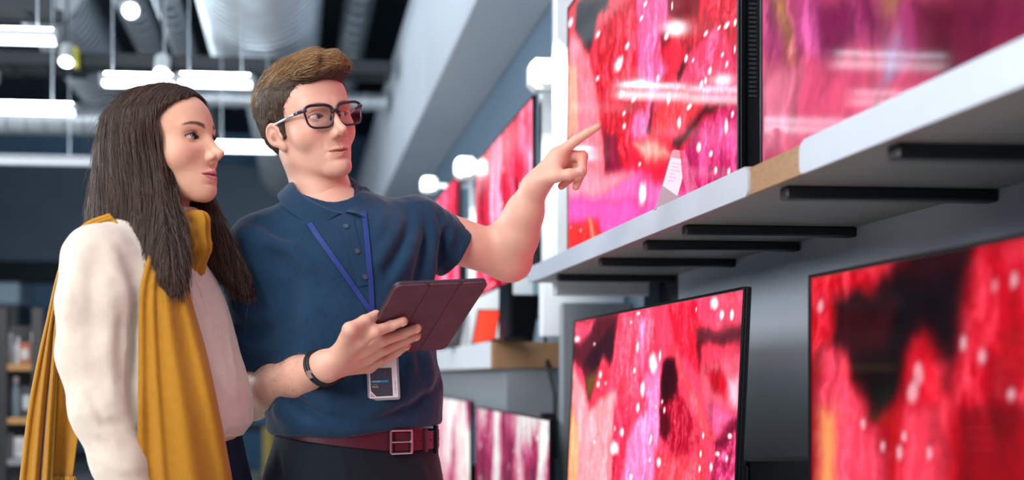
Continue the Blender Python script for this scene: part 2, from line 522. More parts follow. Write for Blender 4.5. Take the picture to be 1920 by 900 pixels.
# far pale bulkhead shelf band behind the rack, and blue plinth by the floor between the people
pl = empty('display_plinth', at_y(466, 855, 14.5)[:2] + (0,))
w = 1.1
MB().box(-w, w, -.4, .4, 0, .5, .02).build('plinth_body', mat('blue_plinth', hx('23587c'), .5, noise=.1), pl)
MB().box(-w - .02, w + .02, -.42, .42, .5, .54, .01).build('plinth_top', M_darkgrey, pl)
tag(pl, 'low blue display plinth on the far floor between the two people', 'plinth')
yp = empty('display_post', at_y(503, 850, 12.5)[:2] + (0,))
MB().box(-.06, .06, -.06, .06, .02, .62, .01).build('post_body', mat('yellow_post', hx('b79a48'), .5), yp)
MB().box(-.12, .12, -.12, .12, 0, .02).build('post_foot', M_darkgrey, yp)
tag(yp, 'yellow post beside the mans hip on the far floor', 'post')
fs = empty('far_counter', at_y(-120, 704, 13)[:2] + (0,))
MB().box(-2.2, 1.0, -.3, .3, 0, 2.02, .02).build('counter_body', M_darkgrey, fs)
MB().box(-2.22, 1.02, -.34, .34, 2.0, 2.25, .02).build('fascia', mat('pale_fascia', hx('8fa4b2'), .5), fs)
for k in range(3): MB().box(-2.1 + k * .98, -1.2 + k * .98, -.33, -.3, .1, 1.6, .01).build('door', M_black, fs)
tag(fs, 'long dark cabinet with a pale fascia far behind the woman', 'cabinet')
# ---------------------------------------------------------------- what the screens show: petals and one painted reflection as (colour, relief, outline in screen u, v), drops as (u, v, half sizes)
LAY1 = [('f07a86', 0.25, [(0.006,0.88),(0.096,0.833),(0.181,0.723),(0.227,0.606),(0.272,0.482),(0.293,0.382),(0.335,0.237),(0.395,0.198),(0.006,0.227)]),
    ('f8a890', 0.2, [(-0.008,0.784),(0.084,0.728),(0.084,0.472),(-0.008,0.485)]),
    ('c4122c', 0.45, [(0.25,0.823),(0.335,0.816),(0.487,0.745),(0.487,0.801),(0.556,0.759),(0.556,0.624),(0.487,0.54),(0.461,0.45),(0.487,0.355),(0.461,0.234),(0.395,0.217),(0.314,0.231),(0.293,0.372),(0.26,0.487),(0.238,0.632),(0.205,0.712)]),
    ('8c0c3c', 0.35, [(0.293,0.412),(0.395,0.344),(0.424,0.208),(0.314,0.227)]),
    ('f06a9a', 0.4, [(0.522,0.78),(0.681,0.682),(0.724,0.557),(0.652,0.494),(0.696,0.422),(0.621,0.38),(0.589,0.26),(0.505,0.301),(0.487,0.355),(0.539,0.443),(0.522,0.542)]),
    ('b80e28', 0.3, [(0.404,0.504),(0.573,0.428),(0.593,0.383),(0.573,0.351),(0.451,0.407),(0.395,0.469)]),
    ('ea4a70', 0.4, [(0.791,0.439),(0.854,0.461),(0.924,0.444),(0.968,0.37),(1.008,0.299),(1.008,0.209),(0.89,0.253),(0.817,0.223),(0.752,0.216),(0.696,0.228),(0.621,0.274),(0.621,0.354),(0.724,0.359)]),
    ('e84a50', 0.35, [(0.752,0.362),(0.878,0.258),(0.804,0.22),(0.636,0.252),(0.621,0.319)]),
    ('b8122c', 0.4, [(0.696,0.572),(0.854,0.483),(0.901,0.561),(1.008,0.522),(1.008,0.348),(0.924,0.444),(0.829,0.428),(0.778,0.446),(0.724,0.507)]),
    ('7c1020', 0.3, [(0.681,0.691),(0.854,0.591),(0.842,0.49),(0.703,0.572)]),
    ('a00c24', 0.3, [(0.652,0.558),(0.717,0.528),(0.71,0.49),(0.666,0.492)]),
    ('1c0608', 0.2, [(-0.008,1.014),(0.133,0.976),(0.375,0.87),(0.314,0.808),(0.25,0.834),(0.216,0.769),(0.176,0.731),(0.109,0.826),(0.045,0.876),(0.058,0.919)]),
    ('c8102a', 0.3, [(-0.022,1.022),(0.084,0.983),(0.058,0.93),(0.0,0.907)]),
    ('bc2a6a', 0.4, [(1.008,0.202),(0.924,0.231),(0.817,0.182),(0.766,0.163),(0.752,0.021),(1.008,-0.008)]),
    ('d84a88', 0.4, [(0.924,0.18),(1.008,0.159),(1.008,0.075),(0.878,0.092),(0.829,0.139)]),
    ('160606', 0.1, [(0.798,0.44),(0.778,0.39),(0.741,0.372),(0.738,0.401),(0.766,0.421)]),
    ('2a0812', 0.2, [(0.724,0.219),(0.778,0.21),(0.854,0.23),(0.878,0.251),(0.968,0.223),(0.924,0.231),(0.867,0.21),(0.804,0.188),(0.752,0.175),(0.717,0.196)]),
    ('5a0a1c', 0.3, [(0.581,0.281),(0.613,0.365),(0.624,0.361),(0.602,0.265)]),
    ('f86cab', 0.12, [(-0.022,0.304),(0.395,0.208),(0.539,0.17),(0.724,0.078),(0.829,0.015),(0.829,-0.063),(0.621,-0.031),(-0.022,0.003)]),
    ('ff5ca8', 0.08, [(-0.022,0.235),(0.621,0.065),(0.621,-0.031),(-0.022,0.05)]),
    ('f090a0', 0.2, [(-0.022,0.397),(0.293,0.249),(0.505,0.173),(0.293,0.169),(-0.022,0.247)]),
    ('e8a89a', 0.2, [(0.505,0.283),(0.636,0.234),(0.71,0.166),(0.573,0.195)]),
    ('e0322c', 0.1, [(-0.022,0.148),(0.25,0.092),(0.293,0.015),(0.293,-0.056),(-0.022,0.003)]),  # reflection of a red device, painted into the picture
    ('ff9a80', 0.05, [(0.17,0.107),(0.193,0.103),(0.245,0.021),(0.216,0.022)])]  # bright line of the painted reflection
DRP1 = [(0.404,0.582,0.031,0.022),(0.689,0.528,0.013,0.01),(0.556,0.097,0.024,0.038),(0.798,0.273,0.013,0.008),(0.968,0.022,0.011,0.01),(0.424,0.472,0.016,0.01),(0.501,0.421,0.015,0.008),(0.842,0.146,0.011,0.014),(0.955,0.16,0.008,0.02),(0.988,0.405,0.006,0.009),(0.956,0.415,0.01,0.007),(0.872,0.439,0.01,0.007),(0.89,0.331,0.008,0.01),(0.927,0.425,0.007,0.005),(0.461,0.616,0.014,0.012),(0.25,0.606,0.015,0.01),(0.442,0.401,0.011,0.008),(0.442,0.358,0.011,0.01),(0.254,0.765,0.018,0.012),(0.551,0.659,0.012,0.008),(0.785,0.415,0.008,0.011),(0.644,0.425,0.008,0.011),(0.7,0.336,0.01,0.019),(0.752,0.248,0.01,0.019),(0.817,0.394,0.007,0.007),(0.854,0.311,0.008,0.009),(0.872,0.313,0.006,0.009),(0.94,0.348,0.007,0.007),(0.956,0.315,0.007,0.01),(0.913,0.058,0.006,0.01),(0.965,0.04,0.007,0.009),(0.893,0.109,0.008,0.009),(0.978,0.18,0.005,0.007),(0.539,0.198,0.009,0.008),(0.573,0.691,0.013,0.008),(0.019,0.936,0.024,0.017)]
LAY2 = [('ea4a62', 0.45, [(0.341,0.99),(0.558,1.008),(0.62,0.87),(0.518,0.846),(0.487,0.714),(0.382,0.711),(0.326,0.804)]),
    ('5c1a24', 0.25, [(-0.026,1.001),(0.355,1.008),(0.339,0.915),(0.331,0.837),(0.301,0.804),(0.253,0.851),(0.213,0.806),(0.164,0.654),(0.116,0.738),(0.057,0.825),(-0.007,0.827)]),
    ('38101a', 0.2, [(0.177,0.892),(0.318,0.965),(0.33,0.844),(0.222,0.806),(0.078,0.817)]),
    ('6a5420', 0.2, [(0.113,0.772),(0.204,0.806),(0.194,0.723),(0.15,0.687)]),
    ('d8506a', 0.3, [(-0.026,1.001),(0.203,0.999),(0.114,0.938),(-0.015,0.9)]),
    ('f09a9e', 0.3, [(-0.018,0.827),(0.118,0.721),(0.165,0.637),(0.25,0.707),(0.366,0.725),(0.391,0.618),(0.369,0.18),(-0.001,0.083)]),
    ('ffac7c', 0.2, [(-0.021,0.662),(0.071,0.596),(0.103,0.11),(-0.001,0.083)]),
    ('ec4058', 0.3, [(0.206,0.782),(0.253,0.851),(0.311,0.789),(0.267,0.707),(0.164,0.645)]),
    ('f088b8', 0.35, [(0.493,0.965),(0.533,0.976),(0.537,0.787),(0.634,0.849),(0.655,0.603),(0.622,0.552),(0.622,0.248),(0.475,0.208),(0.43,0.53),(0.495,0.625),(0.558,0.687)]),
    ('e03858', 0.5, [(0.354,0.679),(0.488,0.699),(0.445,0.532),(0.46,0.204),(0.353,0.176)]),
    ('e23a5a', 0.4, [(0.495,0.787),(0.531,0.773),(0.58,0.668),(0.555,0.648),(0.518,0.686)]),
    ('f06a80', 0.3, [(0.829,0.786),(1.005,0.863),(1.008,0.696),(0.932,0.68),(0.855,0.7)]),
    ('d81c3a', 0.3, [(0.659,1.004),(0.803,1.003),(0.841,0.897),(0.829,0.786),(0.762,0.844),(0.705,0.866)]),
    ('f05a66', 0.3, [(0.641,0.849),(0.693,0.866),(0.734,0.786),(0.817,0.673),(0.863,0.592),(0.918,0.608),(0.855,0.7),(0.766,0.786),(0.704,0.873)]),
    ('ee4450', 0.35, [(0.634,0.554),(0.785,0.538),(0.863,0.592),(0.902,0.321),(0.659,0.258)]),
    ('f0607a', 0.3, [(0.871,1.004),(0.999,1.001),(0.997,0.914),(0.896,0.923)]),
    ('5c1420', 0.25, [(0.804,0.915),(0.878,0.918),(0.997,0.917),(1.0,0.869),(0.881,0.87),(0.833,0.861),(0.833,0.799),(0.808,0.862)]),
    ('c80c2c', 0.25, [(0.859,0.78),(0.923,0.8),(0.961,0.768),(0.947,0.713),(0.901,0.732)]),
    ('ffc8d8', 0.1, [(0.956,0.779),(0.993,0.785),(0.998,0.706),(0.967,0.728)]),
    ('f06a98', 0.3, [(0.855,0.7),(0.999,0.696),(0.918,0.608)]),
    ('a80830', 0.3, [(0.659,0.841),(0.701,0.834),(0.729,0.78),(0.739,0.721),(0.785,0.69),(0.83,0.644),(0.844,0.586),(0.78,0.541),(0.719,0.542),(0.655,0.596),(0.639,0.692),(0.646,0.787)]),
    ('3a0414', 0.2, [(0.654,0.838),(0.701,0.834),(0.729,0.773),(0.727,0.721),(0.672,0.693),(0.639,0.718)]),
    ('5a0418', 0.2, [(0.639,0.692),(0.698,0.666),(0.702,0.607),(0.674,0.587),(0.649,0.603)]),
    ('c03a6a', 0.9, [(1.008,0.69),(0.967,0.67),(0.935,0.628),(0.91,0.596),(0.922,0.568),(0.897,0.511),(0.902,0.321),(1.03,0.355)]),
    ('7a0c38', 0.4, [(1.0,0.685),(0.967,0.67),(0.919,0.597),(0.938,0.587),(0.978,0.637),(1.002,0.656)])]
DRP2 = [(0.593,0.823,0.024,0.032),(0.365,0.527,0.034,0.024),(0.537,0.741,0.013,0.029),(0.512,0.677,0.011,0.016),(0.629,0.842,0.006,0.017),(0.883,0.979,0.017,0.018),(0.917,0.945,0.01,0.014),(0.65,0.514,0.011,0.014),(0.924,0.573,0.01,0.007),(0.901,0.535,0.008,0.014),(0.851,0.523,0.005,0.011),(0.667,0.675,0.005,0.01),(0.417,0.586,0.012,0.014),(0.49,0.445,0.011,0.011),(0.599,0.514,0.007,0.009),(0.024,0.93,0.025,0.014),(0.238,0.785,0.011,0.016),(0.224,0.748,0.012,0.013),(0.494,0.876,0.009,0.02),(0.48,0.799,0.008,0.011),(0.488,0.989,0.013,0.005),(0.957,0.941,0.007,0.014),(0.971,0.625,0.008,0.007),(0.962,0.566,0.006,0.011),(0.653,0.701,0.005,0.007),(0.861,0.615,0.005,0.01),(0.853,0.565,0.005,0.011),(0.6,0.585,0.008,0.012),(0.213,0.531,0.011,0.01)]
LAY3 = [('d00c28', 0.3, [(-0.007,1.007),(0.218,1.007),(0.196,0.973),(0.117,0.941),(0.057,0.925),(0.035,0.86),(-0.002,0.812)]),
    ('14070b', 0.3, [(0.057,0.949),(0.149,0.959),(0.234,1.014),(0.349,1.018),(0.327,0.958),(0.318,0.891),(0.311,0.835),(0.299,0.795),(0.295,0.757),(0.28,0.765),(0.25,0.847),(0.232,0.837),(0.218,0.796),(0.202,0.733),(0.155,0.687),(0.117,0.752),(0.091,0.816),(0.046,0.842),(0.063,0.9)]),
    ('3c0a12', 0.3, [(0.057,0.942),(0.196,0.925),(0.173,0.842),(0.111,0.809),(0.05,0.842)]),
    ('380912', 0.3, [(0.224,1.0),(0.332,0.994),(0.285,0.949),(0.224,0.953)]),
    ('0c2416', 0.2, [(0.149,0.747),(0.185,0.765),(0.179,0.721),(0.149,0.709)]),
    ('8c0a18', 0.2, [(-0.002,0.812),(0.024,0.843),(0.032,0.726),(0.02,0.308),(-0.002,0.3)]),
    ('c01020', 0.3, [(0.161,0.687),(0.202,0.733),(0.213,0.723),(0.196,0.604),(0.173,0.361),(0.173,0.655)]),
    ('f2506a', 0.35, [(0.024,0.849),(0.05,0.829),(0.088,0.816),(0.094,0.781),(0.12,0.741),(0.137,0.696),(0.161,0.67),(0.179,0.618),(0.19,0.366),(0.02,0.308)]),
    ('ffb070', 0.15, [(0.028,0.707),(0.063,0.716),(0.057,0.321),(0.024,0.31)]),
    ('e81830', 0.3, [(0.224,0.823),(0.245,0.847),(0.271,0.826),(0.285,0.805),(0.276,0.755),(0.29,0.727),(0.295,0.687),(0.295,0.403),(0.202,0.371),(0.204,0.659),(0.218,0.723)]),
    ('ea4a60', 0.3, [(0.218,0.717),(0.285,0.736),(0.29,0.402),(0.204,0.372)]),
    ('c80a28', 0.45, [(0.332,0.98),(0.349,1.0),(0.41,1.004),(0.724,0.967),(0.724,0.55),(0.295,0.403),(0.295,0.697),(0.302,0.795),(0.314,0.843),(0.318,0.901)]),
    ('900818', 0.4, [(0.314,0.723),(0.41,0.75),(0.724,0.76),(0.724,0.55),(0.304,0.406)]),
    ('7a0814', 0.4, [(0.484,0.996),(0.622,0.962),(0.572,0.755),(0.467,0.793)])]
DRP3 = [(0.024,0.935,0.009,0.015),(0.24,0.786,0.009,0.022),(0.229,0.75,0.01,0.021),(0.348,0.816,0.006,0.013),(0.318,0.84,0.006,0.016),(0.39,0.754,0.006,0.011),(0.394,0.936,0.005,0.014),(0.127,0.687,0.008,0.013),(0.204,0.639,0.006,0.014),(0.213,0.67,0.005,0.01),(0.26,0.644,0.005,0.012),(0.17,0.646,0.005,0.012),(0.366,0.932,0.004,0.014)]
LAY0 = [('b04a80', 0.5, [(-0.005,0.441),(0.396,0.199),(0.389,0.093),(0.323,0.163),(0.299,0.161),(0.248,0.196),(0.211,0.192),(0.168,0.206),(0.143,0.21),(0.061,0.242),(-0.005,0.275)]),
    ('7a1c50', 0.3, [(0.168,0.335),(0.248,0.287),(0.248,0.218),(0.216,0.196),(0.168,0.21)]),
    ('84205a', 0.3, [(0.265,0.277),(0.319,0.208),(0.315,0.168),(0.265,0.217)]),
    ('cc60a0', 0.4, [(0.106,0.373),(0.168,0.335),(0.163,0.224),(0.122,0.27)]),
    ('d0a068', 0.4, [(0.026,0.423),(0.072,0.393),(0.084,0.292),(0.095,0.225),(0.084,0.235),(0.061,0.317)]),
    ('c8a060', 0.2, [(0.319,0.241),(0.342,0.227),(0.334,0.2),(0.323,0.21)]),
    ('b84a84', 0.3, [(0.346,0.186),(0.382,0.165),(0.389,0.079),(0.353,0.118)]),
    ('7c2448', 0.35, [(0.385,0.204),(0.839,0.11),(0.839,-0.077),(0.554,0.014),(0.43,0.027),(0.389,0.086)]),
    ('6a1838', 0.3, [(0.396,0.192),(0.461,0.159),(0.446,0.041),(0.407,0.068)]),
    ('a8a4c8', 0.1, [(0.319,0.144),(0.338,0.141),(0.35,0.113),(0.331,0.087),(0.317,0.093)]),
    ('d88098', 0.2, [(0.001,0.263),(0.117,0.197),(0.089,0.038),(0.001,0.042)])]
DRP0 = []
# ---------------------------------------------------------------- televisions
def palette(t, stops):
    xs = [s[0] for s in stops]
    cs = np.array([hx(s[1]) for s in stops])
    return np.stack([np.interp(t, xs, cs[:, i]) for i in range(3)], -1)
PINK = [(0, '12040a'), (.14, '2a0610'), (.28, '7c0522'), (.42, 'c40a30'), (.55, 'e22a4a'), (.68, 'f0567a'), (.8, 'fa86ac'), (.92, 'ffb6d0'), (1, 'ffe4ee')]
RED = [(0, '0c0508'), (.2, '28060e'), (.36, '8a0416'), (.52, 'd00c22'), (.68, 'ee2c3c'), (.82, 'fa5c62'), (.94, 'ff9a8c'), (1, 'ffe0da')]
PALE = [(0, '5a1030'), (.2, '9a2552'), (.4, 'c0406c'), (.55, 'd25c82'), (.7, 'da7898'), (.85, 'e2a0bc'), (1, 'f4dce8')]
FLORAL = [(0, '1a1420'), (.25, '6a1434'), (.45, 'b03060'), (.6, 'd890a8'), (.75, 'd8d4d0'), (1, 'ffffff')]

def blob(U, V, u, v, ru, rv, rot=0.0, p=2):
    c, s = math.cos(rot), math.sin(rot)
    x = ((U - u) * c + (V - v) * s) / ru; y = (-(U - u) * s + (V - v) * c) / rv
    return np.exp(-(x * x + y * y) ** (p / 2))

def picture(nu, nv, seed, pal, aspect=1.75, blobs=(), streak=(5, 1.6), base=.55, gain=.9, drops=60, dsize=(.004, .014), colour_blobs=(), warp=.12, sharp=1.0, lean=.0):
    """flower-macro like picture: petals as warped vertical streaks, dark gaps, glints of water"""
    u = np.linspace(0, 1, nu); v = np.linspace(0, 1, nv)
    U, V = np.meshgrid(u, v)                 # rows are v
    X = U * aspect + lean * V
    wx = fbm(X * 3, V * 3, seed + 50) - .5; wy = fbm(X * 3 + 9, V * 3 + 4, seed + 60) - .5
    Xw = X + warp * 2 * wx; Vw = V + warp * 2 * wy
    t = fbm(Xw * streak[0], Vw * streak[1], seed, 5)
    t2 = fbm(Xw * streak[0] * 3.1, Vw * streak[1] * 2, seed + 7, 4)
    vein = np.abs(fbm(Xw * streak[0] * 2, Vw * streak[1] * .8, seed + 17, 3) - .5) * 2
    t = base + gain * ((t - .5) * 1.7 + (t2 - .5) * .55 * sharp - .28 * np.exp(-(vein / .07) ** 2) * sharp)
    fine = fbm(X * 60, V * 60, seed + 31, 2) - .5
    t = t + .16 * fine * sharp
    for b in blobs:
        (bu, bv, ru, rv, rot, amp) = b[:6]
        wu = U + .05 * (fbm(X * 9, V * 9, seed + 71, 3) - .5) + warp * .25 * wx; wv = V + .07 * (fbm(X * 9 + 5, V * 9, seed + 72, 3) - .5)
        t = t + amp * blob(wu, wv, bu, bv, ru, rv, rot, b[6] if len(b) > 6 else 4)
    rgb = palette(np.clip(t, 0, 1), pal)
    for (bu, bv, ru, rv, rot, c, amt) in colour_blobs:
        wu = U + .05 * (fbm(X * 8, V * 8, seed + 81, 3) - .5); wv = V + .05 * (fbm(X * 8 + 5, V * 8, seed + 82, 3) - .5)
        k = (amt * blob(wu, wv, bu, bv, ru, rv, rot, 3))[..., None]
        det = (.65 + .7 * np.clip(t, 0, 1))[..., None]
        rgb = rgb * (1 - k) + k * np.array(hx(c)) * det
    rs = np.random.RandomState(seed + 5)
    for i in range(drops):
        du, dv = rs.rand(2); r = dsize[0] + (dsize[1] - dsize[0]) * rs.rand() ** 3
        e = 1 + 1.6 * rs.rand()
        i0, i1 = np.searchsorted(u, [du - 4 * r, du + 4 * r]); j0, j1 = np.searchsorted(v, [dv - 8 * r, dv + 8 * r])
        if i1 <= i0 or j1 <= j0: continue
        uu = (U[j0:j1, i0:i1] - du) * aspect; vv = (V[j0:j1, i0:i1] - dv) / e
        uu = uu + .3 * vv
        q = np.sqrt(uu ** 2 + vv ** 2) / (r * 1.2)
        dark = np.exp(-(q / 1.5) ** 4)[..., None] * .5
        white = np.exp(-(q / .75) ** 4)[..., None]
        s = rgb[j0:j1, i0:i1]
        s = s * (1 - dark) + dark * np.array(hx('a01038'))
        rgb[j0:j1, i0:i1] = s * (1 - white) + white * np.array([1.0, .93, .97])
    return rgb

def poly_sd(X, Y, poly):
    d = np.full(X.shape, 1e9); s = np.ones(X.shape)
    n = len(poly)
    for i in range(n):
        (ax, ay), (bx, by) = poly[i], poly[i - 1]
        ex, ey = bx - ax, by - ay; wx, wy = X - ax, Y - ay
        t = np.clip((wx * ex + wy * ey) / (ex * ex + ey * ey + 1e-12), 0, 1)
        d = np.minimum(d, (wx - ex * t) ** 2 + (wy - ey * t) ** 2)
        c1 = Y >= ay; c2 = Y < by; c3 = ex * wy > ey * wx
        s = np.where((c1 & c2 & c3) | (~c1 & ~c2 & ~c3), -s, s)
    return s * np.sqrt(d)

def petals(nu, nv, seed, base, layers, drops, soft=.006, warp=.012, fine=1.0, few=0, glint=.88):
    """picture of petals: outlined patches with ragged edges and streaky relief, glinting drops on top"""
    A = 1.74
    u = np.linspace(0, 1, nu); v = np.linspace(0, 1, nv); U, V = np.meshgrid(u, v); X = U * A
    wx = (fbm(X * 10, V * 10, seed + 1, 4) - .5) * 2; wy = (fbm(X * 10 + 7, V * 10 + 3, seed + 2, 4) - .5) * 2
    jag = (fbm(X * 40, V * 30, seed + 3, 3) - .5) * 2
    Xw = X + warp * wx * 1.6 + warp * .5 * jag; Vw = V + warp * wy * 2
    st = fbm(X * 34 + 2 * wx, V * 5 + wy, seed + 4, 4) - .5
    st2 = fbm(X * 14 + wx, V * 9 + wy, seed + 5, 4) - .5
    sp = fbm(X * 90, V * 90, seed + 6, 2) - .5
    st3 = fbm(X * 70 + 3 * wx, V * 12 + wy, seed + 8, 3) - .5
    tex = 2.0 * st + 1.6 * st2 + fine * (1.0 * sp + 1.2 * st3)
    rgb = np.ones((nv, nu, 3)) * np.array(hx(base)) * (1 + .35 * tex)[..., None]
    for (c, a, poly) in layers:
        sd = poly_sd(Xw, Vw, [(x * A, y) for x, y in poly])
        k = 1 / (1 + np.exp(np.clip(sd / soft, -40, 40)))
        col = np.array(hx(c))[None, None] * (1 + 1.1 * a * tex)[..., None]
        lite = np.clip(a * tex * 1.1, 0, 1)[..., None]
        col = col + lite * .42 * np.array([1.0, .55, .75]) * (np.array(hx(c)).max() > .3)
        edge = np.exp(-(sd / (soft * 2.5)) ** 2)[..., None] * .25
        col = col * (1 - edge)
        rgb = rgb * (1 - k[..., None]) + col * k[..., None]
    rs = np.random.RandomState(seed)
    allp = list(drops) + [(rs.rand(), rs.rand(), .003 + .004 * rs.rand() ** 2, .005 + .008 * rs.rand() ** 2) for _ in range(few)]
    for (du, dv, ru, rv) in allp:
        i0, i1 = np.searchsorted(u, [du - 4 * ru, du + 4 * ru]); j0, j1 = np.searchsorted(v, [dv - 4 * rv, dv + 4 * rv])
        if i1 <= i0 or j1 <= j0: continue
        q = np.sqrt(((U[j0:j1, i0:i1] - du) / ru) ** 2 + ((V[j0:j1, i0:i1] - dv) / rv) ** 2) + .35 * jag[j0:j1, i0:i1]
        dk = np.exp(-((q - .2) / 1.7) ** 4)[..., None] * .35; wh = np.exp(-(q / .9) ** 4)[..., None] * glint
        s = rgb[j0:j1, i0:i1]; s = s * (1 - dk) + dk * np.array(hx('a81040')); rgb[j0:j1, i0:i1] = s * (1 - wh) + wh * np.array([1.0, .93, .97])
    return np.clip(rgb, .002, 1.1) ** 1.18 * np.array([.95, .84, .88])

def screen_material(rough, power):
    n = 'screen_%.2f_%.2f' % (rough, power)
    if n in MATS: return MATS[n]
    m = bpy.data.materials.new(n); m.use_nodes = True; nt = m.node_tree
    b = nt.nodes['Principled BSDF']
    b.inputs['Base Color'].default_value = (.004, .004, .005, 1)
    b.inputs['Roughness'].default_value = rough
    b.inputs['Specular IOR Level'].default_value = .22
    a = nt.nodes.new('ShaderNodeVertexColor'); a.layer_name = 'picture'
    nt.links.new(a.outputs['Color'], b.inputs['Emission Color'])
    b.inputs['Emission Strength'].default_value = power
    MATS[n] = m
    return m

M_bezel = mat('screen_bezel', hx('0b0c0f'), .25, noise=.1)
M_silver = mat('silver_edge', hx('b9bec4'), .3, .8, noise=.05)
M_tvback = mat('screen_back', hx('101216'), .45, noise=.1)
def television(y_far, y_near, z0, z1, X, img, label, group, tilt=0.0, power=1.0, rough=.06, thick=.032, vents=True, feet=False, bez=.006):
    """a flat screen facing -x; u runs from its far (left) end to its near (right) end"""
    W = y_far - y_near; H = z1 - z0
    root = empty('television', (X, y_near + W / 2, z0))
    root.rotation_euler = (0, tilt, 0)
    rgb = img; nv, nu = rgb.shape[:2]
    u = np.linspace(0, 1, nu); v = np.linspace(0, 1, nv); U, V = np.meshgrid(u, v)
    P = np.stack([np.zeros_like(U), (W / 2 - bez) - U * (W - 2 * bez), bez + V * (H - 2 * bez)], -1).reshape(-1, 3)
    a = np.arange(nu * nv).reshape(nv, nu)
    F = np.stack([a[:-1, :-1], a[:-1, 1:], a[1:, 1:], a[1:, :-1]], -1).reshape(-1, 4)
    # normal must face -x
    rawmesh('screen', P, F, screen_material(rough, SCREEN_POWER * power), root, False, rgb.reshape(-1, 3), 'picture')
    MB().box(.0015, .012, -W / 2, W / 2, 0, H, .002).build('panel', M_bezel, root)
    for (n, y0, y1, a0, a1) in (('bezel', -W / 2, W / 2, 0, bez), ('bezel', -W / 2, W / 2, H - bez, H), ('bezel', -W / 2, -W / 2 + bez, bez, H - bez), ('bezel', W / 2 - bez, W / 2, bez, H - bez)):
        MB().box(-.003, .0015, y0, y1, a0, a1, .001).build(n, M_bezel, root)
    MB().box(.012, thick + .012, -W / 2 + (.01 if vents else .05), W / 2 - (.01 if vents else .05), .02, H * (.97 if vents else .55), .006).build('back_housing', M_tvback, root)
    if vents:
        sl = MB()
        for k in range(64):
            z = .16 + k * (H * .72) / 64
            sl.box(.020, .034, -W / 2 + .007, -W / 2 + .0102, z, z + .0045)
        o = sl.build('vent_slots', mat('vent_dark', hx('2a2d31'), .6), root); o['kind'] = 'stuff'
    if feet:
        for s in (-1, 1):
            MB().prism([(0, 0), (.13, 0), (.13, .006), (.05, .01), (.035, .05), (.02, .05), (.015, .01), (0, .006)], (-.02, s * W * .36 - .01, -.008), (1, 0, 0), (0, 0, 1), (0, .02, 0)).build('foot', M_bezel, root)
    return tag(root, label, 'television', group)

SX = .78
ZS_TOP = 1.535                      # top of the upper shelf board
zt1 = at_x(1065, 15, SX)[2]
y1f = at_x(1065, 15, SX)[1]; y1n = at_x(1387, 325, SX)[1]
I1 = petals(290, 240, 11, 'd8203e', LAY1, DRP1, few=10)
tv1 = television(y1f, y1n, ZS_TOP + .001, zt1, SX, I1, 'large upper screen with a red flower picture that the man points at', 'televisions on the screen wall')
y0f = at_x(1425, 303, SX + .01)[1]
I0 = petals(170, 120, 23, 'c85878', LAY0, DRP0, soft=.012, warp=.02, fine=.3)
tv0 = television(y0f, y0f - 1.23, ZS_TOP + .001, ZS_TOP + .012 + .71, SX + .012, I0, 'nearest upper screen with a blurred pale pink picture at top right', 'televisions on the screen wall', power=.8, rough=.06)
MB().box(.0, .010, 1.23 / 2 + .0005, 1.23 / 2 + .006, 0, .70, .001).build('silver_edge', M_silver, tv0)
# lower row
XL = .79
z2 = at_x(1078, 600, XL)[2]; y2f = at_x(1078, 600, XL)[1]; y2n = at_x(1398, 536, XL)[1]
I2 = petals(270, 230, 37, 'ee4a68', LAY2, DRP2, few=10)
tv2 = television(y2f, y2n, z2 - .71, z2, XL - .033, I2, 'middle lower screen leaning back with a red and pink flower picture', 'televisions on the screen wall', tilt=math.radians(2.7), vents=False)
y3f = at_x(1518, 512, XL)[1]
I3 = petals(210, 150, 53, 'b80a20', LAY3, DRP3, soft=.008, warp=.014, fine=.4, glint=.42)
tv3 = television(y3f, y3f - 1.23, z2 - .71, z2 - .003, XL, I3, 'nearest lower screen at bottom right with a dark red picture', 'televisions on the screen wall', vents=False, power=.72)
# far bays
def far_tv(pxl, pxr, ytop_r, X, seed, pal, label, H=.70, base=.6, z1=None, power=1.0, cb=(), stand=0):
    yn = at_x(pxr, ytop_r, X)[1]; yf = at_x(pxl, ytop_r, X)[1]; zt = at_x(pxr, ytop_r, X)[2] if z1 is None else z1
    img = picture(90, 60, seed, pal, 1.73, base=base, gain=.7, drops=20, dsize=(.008, .02), colour_blobs=cb)
    t = television(yf, yn, zt - H, zt, X, img, label, 'televisions in the far bays', power=power, vents=False)
    if stand:
        g = zt - H - stand
        MB().box(.008, .03, -.09, .09, -g + .012, .06, .004).build('stand_neck', M_bezel, t)
        MB().box(-.03, .065, -.2, .2, -g + .001, -g + .013, .004).build('stand_foot', M_bezel, t)
    return t
FAR_TOP = at_x(918, 641, .73)[2]
far_tv(893, 1000, 178, SX, 61, PINK, 'first far pink screen right of the mans raised arm', .59, .62, power=.9, stand=FAR_TOP, cb=[(.3, .9, .5, .15, 0, 'd2909c', .6)])
far_tv(812, 862, 322, SX, 67, PINK, 'second far red screen just above the mans sleeve', .62, .58, stand=FAR_TOP)
far_tv(893, 1032, 786, SX, 71, FLORAL, 'far lower screen with a white and purple floral picture right of the belt', .66, .55, power=.6)
far_tv(818, 882, 752, SX, 73, FLORAL, 'farther lower screen with a white and red floral picture beside the belt', .66, .6, power=.7)

